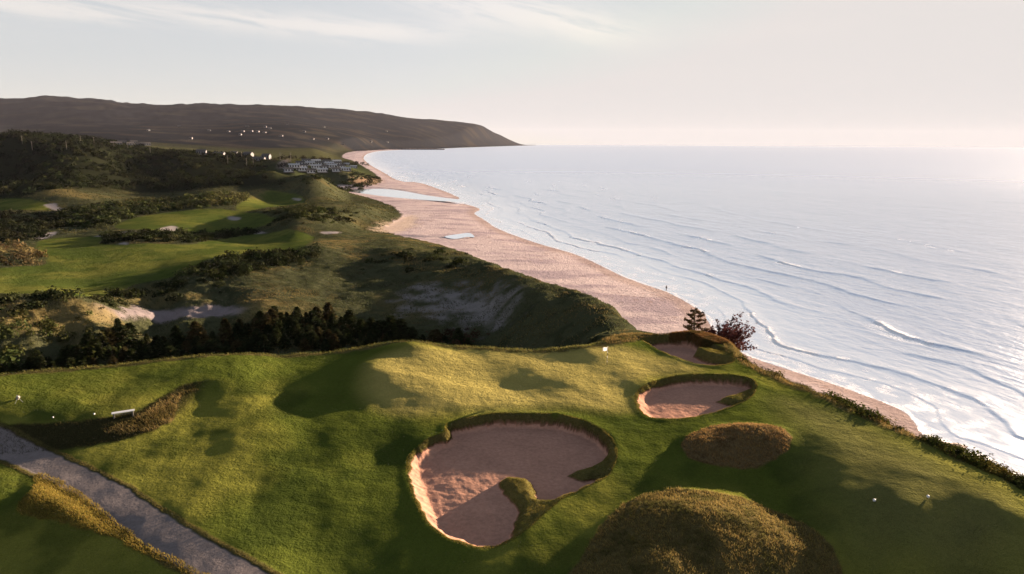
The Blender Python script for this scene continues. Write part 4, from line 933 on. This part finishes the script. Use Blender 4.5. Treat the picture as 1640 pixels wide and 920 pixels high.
part('strap', limb_mesh('strap', [[(*along(0.2, (-0.08, 0, 0.11)), 0.018), (*along(0.42, (-0.13, 0, 0.19)), 0.018), (*along(0.66, (-0.09, 0, 0.13)), 0.018)]], WHITE), e)
for s in (-1, 1): part('leg', limb_mesh('leg', [[(*along(0.78, (0.08, s * 0.06, -0.09)), 0.011), (0.52, s * 0.28, 0.0, 0.010)]], STEEL), e)
for i in range(7):
    a = i * 0.9; o_ = (0.05 * math.cos(a), 0.07 * math.sin(a), 0.03 * math.cos(a)); l = 1.05 + 0.04 * (i % 4)
    c = part('club', limb_mesh('club', [[(*along(0.5, o_), 0.007), (*along(l, o_), 0.006)]], STEEL), e)
    p = along(l, o_); part('club_head', tube('club_head', [(p.x - 0.02, p.y - 0.03, p.z, 0.01), (p.x, p.y, p.z + 0.01, 0.028), (p.x + 0.02, p.y + 0.05, p.z + 0.01, 0.022), (p.x + 0.02, p.y + 0.08, p.z, 0.006)], [STEEL, WHITE, BLACK][i % 3], 8), c)

# person on the wet sand: one skinned body, clothes as slightly larger shells
def skin_fig(name, V, Ed, rad, mat, sub=2):
    me = bpy.data.meshes.new(name); me.from_pydata(V, Ed, []); o = bpy.data.objects.new(name, me); sc.collection.objects.link(o)
    m = o.modifiers.new('skin', 'SKIN'); sv = me.skin_vertices[0].data if me.skin_vertices else None
    if sv is None: 
        bm = bmesh.new(); bm.from_mesh(me); bm.verts.layers.skin.verify(); bm.to_mesh(me); bm.free(); sv = me.skin_vertices[0].data
    for i, r in enumerate(rad): sv[i].radius = (r, r) if not isinstance(r, tuple) else r
    sv[0].use_root = True; s = o.modifiers.new('smooth', 'SUBSURF'); s.levels = sub; s.render_levels = sub
    bpy.context.view_layer.update(); dg = bpy.context.evaluated_depsgraph_get(); m2 = bpy.data.meshes.new_from_object(o.evaluated_get(dg)); m2.name = name
    bpy.data.objects.remove(o); m2.materials.clear(); m2.materials.append(mat)
    for p in m2.polygons: p.use_smooth = True
    return m2
x, y, z = ground_at(1067, 466, 150)
e = empty('person', (x, y, z), R(20)); tag(e, 'person in dark clothes walking on the wet sand at the edge of the water', 'person')
J = [(0, 0, 0.93), (0, 0.01, 1.12), (0, 0.01, 1.32), (0, 0.0, 1.45), (0, 0.0, 1.53), (0, -0.02, 1.64), (0, -0.01, 1.74),
     (-0.09, 0.0, 0.90), (-0.10, -0.10, 0.50), (-0.10, -0.02, 0.09), (-0.10, -0.16, 0.04), (0.09, 0.0, 0.90), (0.10, 0.02, 0.50), (0.10, 0.20, 0.12), (0.10, 0.10, 0.04),
     (-0.17, 0.0, 1.40), (-0.24, 0.05, 1.14), (-0.22, -0.06, 0.92), (-0.21, -0.11, 0.80), (0.17, 0.0, 1.40), (0.24, -0.03, 1.14), (0.24, -0.16, 0.95), (0.23, -0.22, 0.84)]
Ed = [(0, 1), (1, 2), (2, 3), (3, 4), (4, 5), (5, 6), (0, 7), (7, 8), (8, 9), (9, 10), (0, 11), (11, 12), (12, 13), (13, 14), (3, 15), (15, 16), (16, 17), (17, 18), (3, 19), (19, 20), (20, 21), (21, 22)]
rad = [0.13, 0.125, 0.14, 0.09, 0.055, 0.095, 0.07, 0.09, 0.06, 0.04, 0.035, 0.09, 0.06, 0.04, 0.035, 0.06, 0.045, 0.035, 0.035, 0.06, 0.045, 0.035, 0.035]
part('body', skin_fig('body', J, Ed, rad, SKIN), e)
ji = [0, 1, 2, 3, 15, 16, 17, 19, 20, 21]; mp = {j: i for i, j in enumerate(ji)}
part('jacket', skin_fig('jacket', [J[j] for j in ji], [(mp[a], mp[b]) for a, b in Ed if a in mp and b in mp], [0.165, 0.15, 0.165, 0.11, 0.085, 0.065, 0.052, 0.085, 0.065, 0.052], DARKC), e)
ji = [0, 7, 8, 9, 11, 12, 13]; mp = {j: i for i, j in enumerate(ji)}
part('trousers', skin_fig('trousers', [J[j] for j in ji], [(mp[a], mp[b]) for a, b in Ed if a in mp and b in mp], [0.15, 0.11, 0.08, 0.06, 0.11, 0.08, 0.06], BLACK), e)
part('hair', tube('hair', [(0, 0.02, 1.62, 0.03), (0, 0.025, 1.66, 0.10), (0, 0.01, 1.73, 0.095), (0, 0.0, 1.79, 0.05), (0, 0, 1.80, 0.01)], HAIRM, 12), e)

# rocks under the cliff at right
for i, (px, py, s, lb) in enumerate([(1513, 712, 1.3, 'low brown rock at the foot of the cliff, nearer the sand'), (1531, 715, 1.6, 'flat brown rock standing in the wash beyond the hedge of bushes')]):
    x, y, z_ = at_z(px, py, 0.3); bm = bmesh.new(); bmesh.ops.create_icosphere(bm, subdivisions=3, radius=1.0)
    for v in bm.verts:
        n = float(fbm(np.array([v.co.x * 1.3 + i * 9]), np.array([v.co.y * 1.3 + v.co.z * 2]), 3, 501)[0]); v.co *= 1 + 0.35 * n; v.co = Vector((v.co.x * s, v.co.y * s * 0.7, v.co.z * s * 0.32))
    o = part('rock', bm_mesh('rock', bm, ROCK), None, (x, y, 0.15)); tag(o, lb, 'rock')

# ------------------------------------------------------------------ cottages on the bluff
def cottage_meshes(w_, d_, h, rh, roofmat, wall, wins):
    bm = bmesh.new(); box(bm, -w_ / 2, w_ / 2, -d_ / 2, d_ / 2, -0.8, h); 
    for s in (-1, 1):
        a = [bm.verts.new(p) for p in ((s * w_ / 2 * 0.999, -d_ / 2, h), (s * w_ / 2 * 0.999, d_ / 2, h), (s * w_ / 2 * 0.999, 0, h + rh - 0.03))]; bm.faces.new(a)
    wl = bm_mesh('wall', bm, wall)
    bm = bmesh.new(); ov = 0.45; sl_ = rh / (d_ / 2)
    for s in (-1, 1):
        p = [(-w_ / 2 - ov, s * (d_ / 2 + ov), h - ov * sl_), (w_ / 2 + ov, s * (d_ / 2 + ov), h - ov * sl_), (w_ / 2 + ov, 0, h + rh), (-w_ / 2 - ov, 0, h + rh)]
        lo = [bm.verts.new(q) for q in p]; up = [bm.verts.new((q[0], q[1], q[2] + 0.18)) for q in p]; bm.faces.new(lo); bm.faces.new(up)
        for i in range(4): bm.faces.new((lo[i], lo[(i + 1) % 4], up[(i + 1) % 4], up[i]))
    rf = bm_mesh('roof', bm, roofmat)
    ws = []
    for k in range(wins):
        cx_ = -w_ / 2 + w_ * (k + 0.5) / wins; ww = w_ / wins * 0.28
        ws.append(boxes('window', [(cx_ - ww, cx_ + ww, -d_ / 2 - 0.05, -d_ / 2 + 0.02, 0.9, h - 0.35)], GLASS))
    side = boxes('window', [(-w_ / 2 - 0.05, -w_ / 2 + 0.02, -d_ * 0.36, d_ * 0.36, 0.3, h - 0.25)], GLASS)
    door = boxes('door', [(w_ * 0.40, w_ * 0.40 + 0.9, -d_ / 2 - 0.06, -d_ / 2 + 0.02, 0.05, 2.1)], ROOFD) if w_ > 6 else None
    return wl, rf, ws + [side], door
COT = [cottage_meshes(8.5, 6.5, 3.0, 1.3, ROOFD, SIDING, 3), cottage_meshes(10, 6.0, 3.0, 1.1, ROOFL, SIDING, 4)]
def house(name, M, px, py, rz, label, cat, group, s=1.0, rmin=500, deck=None):
    x, y, z = ground_at(px, py, rmin); e = empty(name, (x, y, z), rz); e.scale = (s, s, s); wl, rf, ws, door = M
    part('wall', wl, e); part('roof', rf, e)
    for w1 in ws: part('window', w1, e)
    if door: part('door', door, e)
    if deck: part('deck', deck, e)
    tag(e, label, cat, group); return e
DECK = boxes('deck', [(-5.2, 5.2, -5.3, -3.4, -0.6, 0.12)], WOODG)
ordn = ['first', 'second', 'third', 'fourth', 'fifth', 'sixth', 'seventh', 'eighth', 'ninth']
rows = [('front', [(462, 275.5), (483, 274), (498, 277.5), (516, 276), (538, 275), (554, 274)]), ('second', [(471, 269), (486, 269.5), (506, 270), (519, 271), (531, 269), (546, 270), (566, 269.5)]), ('third', [(481, 265), (496, 265), (512, 265), (527, 265.5), (541, 265.5), (555, 265)]), ('back', [(490, 261), (506, 261.5), (523, 262), (539, 262)])]
for rn, lst in rows:
    for k, (px, py) in enumerate(lst):
        v = (k + len(lst)) % 2
        house('cottage', COT[v], px, py, RNG.uniform(0.32, 0.55), f"white cottage, {'dark' if v == 0 else 'grey'} roof, {ordn[k]} from left in {rn} row of the bluff cluster", 'cottage', 'white cottages clustered on the bluff', 1.0, 500, DECK)
FARW = plain('far_siding', (0.13, 0.13, 0.14), 0.8)  # darker grey siding for the distant houses
HSE = [cottage_meshes(13, 9, 4.5, 2.6, ROOFD, FARW, 4), cottage_meshes(16, 9, 3.2, 2.2, ROOFD, FARW, 4), cottage_meshes(11, 8, 5.5, 2.6, ROOFD, FARW, 3)]
far = [(287, 203), (335, 210), (366, 211.5), (389, 211.5), (403, 211.5), (413, 212), (385, 217), (396, 203.5), (306, 223), (238, 210), (425, 204.5), (432, 206.5), (460, 199.5), (519, 204.5), (487, 212), (500, 223.5), (524, 223.5), (548, 232), (594, 228), (620, 228.5), (619, 211), (424, 213), (450, 218.5)]
far.sort()
ORDS = ordn + 'tenth eleventh twelfth thirteenth fourteenth fifteenth sixteenth seventeenth eighteenth nineteenth twentieth twenty-first twenty-second twenty-third'.split()
for k, (px, py) in enumerate(far):
    up = 'high on' if py < 206 else ('across' if py < 216 else 'low down on')
    where = f'between the {"left" if px < 350 else "middle" if px < 480 else "right"} houses'
    lb = f"pale house {up} the far slope, {(ORDS[k])} of the scattered houses from the left"
    house('hillside_house', HSE[k % 3], px, py, RNG.uniform(-0.6, 0.6), lb, 'house', 'houses on the far hillside', 1.0, 1800)
mid = [(323, 247.5, 'low house with sunlit wall, leftmost above the dark wood'), (351, 249.5, 'low house with sunlit wall right of a similar one above the dark wood'), (376, 249, 'low dark-roofed house between the sunlit ones and the white hall'), (398, 251, 'small dark house close left of the white hall'),
       (415, 257.5, 'white house left of the pair at the field edge beside the poles'), (427, 255.5, 'white house right of the pair at the field edge beside the poles')]
for k, (px, py, lb) in enumerate(mid): house('house', HSE[(0, 1, 0, 0, 1, 2)[k]], px, py, RNG.uniform(-0.3, 0.3), lb, 'house', 'houses along the wooded ridge', 0.8, 600)
lit = [(186, 232.5), (196, 231.5), (206, 233), (215, 232.5), (224, 233.5), (233, 233)]
for k, (px, py) in enumerate(lit): house('village_building', HSE[(1, 0, 1, 2, 1, 1)[k]], px, py, R(40) + RNG.uniform(-.2, .2), f"sunlit white building, {ordn[k]} from the left in the bright row on the ridge", 'building', 'village buildings on the ridge', 0.9, 900)
# white building with pointed spires far left
for k, (px, lb) in enumerate([(9.5, 'white twin-spired building on the skyline of the wooded ridge at left'), (-1, 'white spired building cut by the left edge of the picture')]):
    x, y, z = ground_at(px, 216.5, 900); e = empty('church', (x, y, z + 1)); e.scale = (0.7,) * 3; tag(e, lb, 'church')
    part('wall', boxes('wall', [(-7, 7, -5, 5, -14, 4)], SIDING), e)
    for s in ((-3.6, 2.6) if k == 0 else (0,)):
        t_ = part('tower', boxes('tower', [(s - 1.8, s + 1.8, -2.5, 1.5, 4.0, 7)], SIDING), e)
        part('spire', tube('spire', [(s, -0.5, 7.0, 2.5), (s, -0.5, 10.5, 1.1), (s, -0.5, 13.5, 0.05)], SIDING, 4, False), t_)
# poles
pm_ = tube('pole', [(0, 0, -0.5, 0.20), (0, 0, 8.4, 0.12)], WOODG, 8); pa_ = boxes('crossarm', [(-1.3, 1.3, -0.06, 0.06, 7.7, 7.9)], WOODG)
for k, (px, py) in enumerate([(36, 231), (52, 241), (107, 240), (130, 231), (151, 232), (183, 238), (205, 240), (241, 247), (365, 262), (387, 252), (395, 266), (406, 266), (449, 257), (465.5, 257)]):
    x, y, z = ground_at(px, py, 500); e = empty('utility_pole', (x, y, z + 0), RNG.uniform(-0.5, 0.5)); e.scale = (1.1, 1.1, 1.0)
    part('pole', pm_, e); part('crossarm', pa_, e)
    n_ = ['first', 'second', 'third', 'fourth', 'fifth', 'sixth', 'seventh', 'eighth', 'ninth', 'tenth', 'eleventh', 'twelfth', 'thirteenth', 'fourteenth'][k]
    tag(e, f'thin wooden utility pole, {n_} from the left over the dark woods', 'utility pole', 'utility poles')
# breakwater of piled stone below the headland
a = np.array(at_z(628, 240.2, 0.0)[:2]); b = np.array(at_z(712, 240.2, 0.0)[:2]); bm = bmesh.new(); n = 60; prev = None
for i in range(n + 1):
    p = a + (b - a) * i / n; w1 = 14 + 3 * math.sin(i * 1.7); h1 = 6.0 + 0.8 * math.sin(i * 2.9); dr = (p @ p) / (2 * EARTH)
    ring = [bm.verts.new((p[0], p[1] + q, zz - dr)) for q, zz in ((-w1, -2), (-w1 * .35, h1), (w1 * .35, h1 * 0.97), (w1, -2))]
    if prev: 
        for j in range(3): bm.faces.new((prev[j], prev[j + 1], ring[j + 1], ring[j]))
    else: bm.faces.new(ring)
    prev = ring
bm.faces.new(prev); o = part('breakwater', bm_mesh('breakwater', bm, plain("dark_stone", (0.05, 0.045, 0.045), 0.95, bump=0.5, scale=0.3)), None); tag(o, 'long dark stone breakwater reaching into the sea below the far headland', 'breakwater')
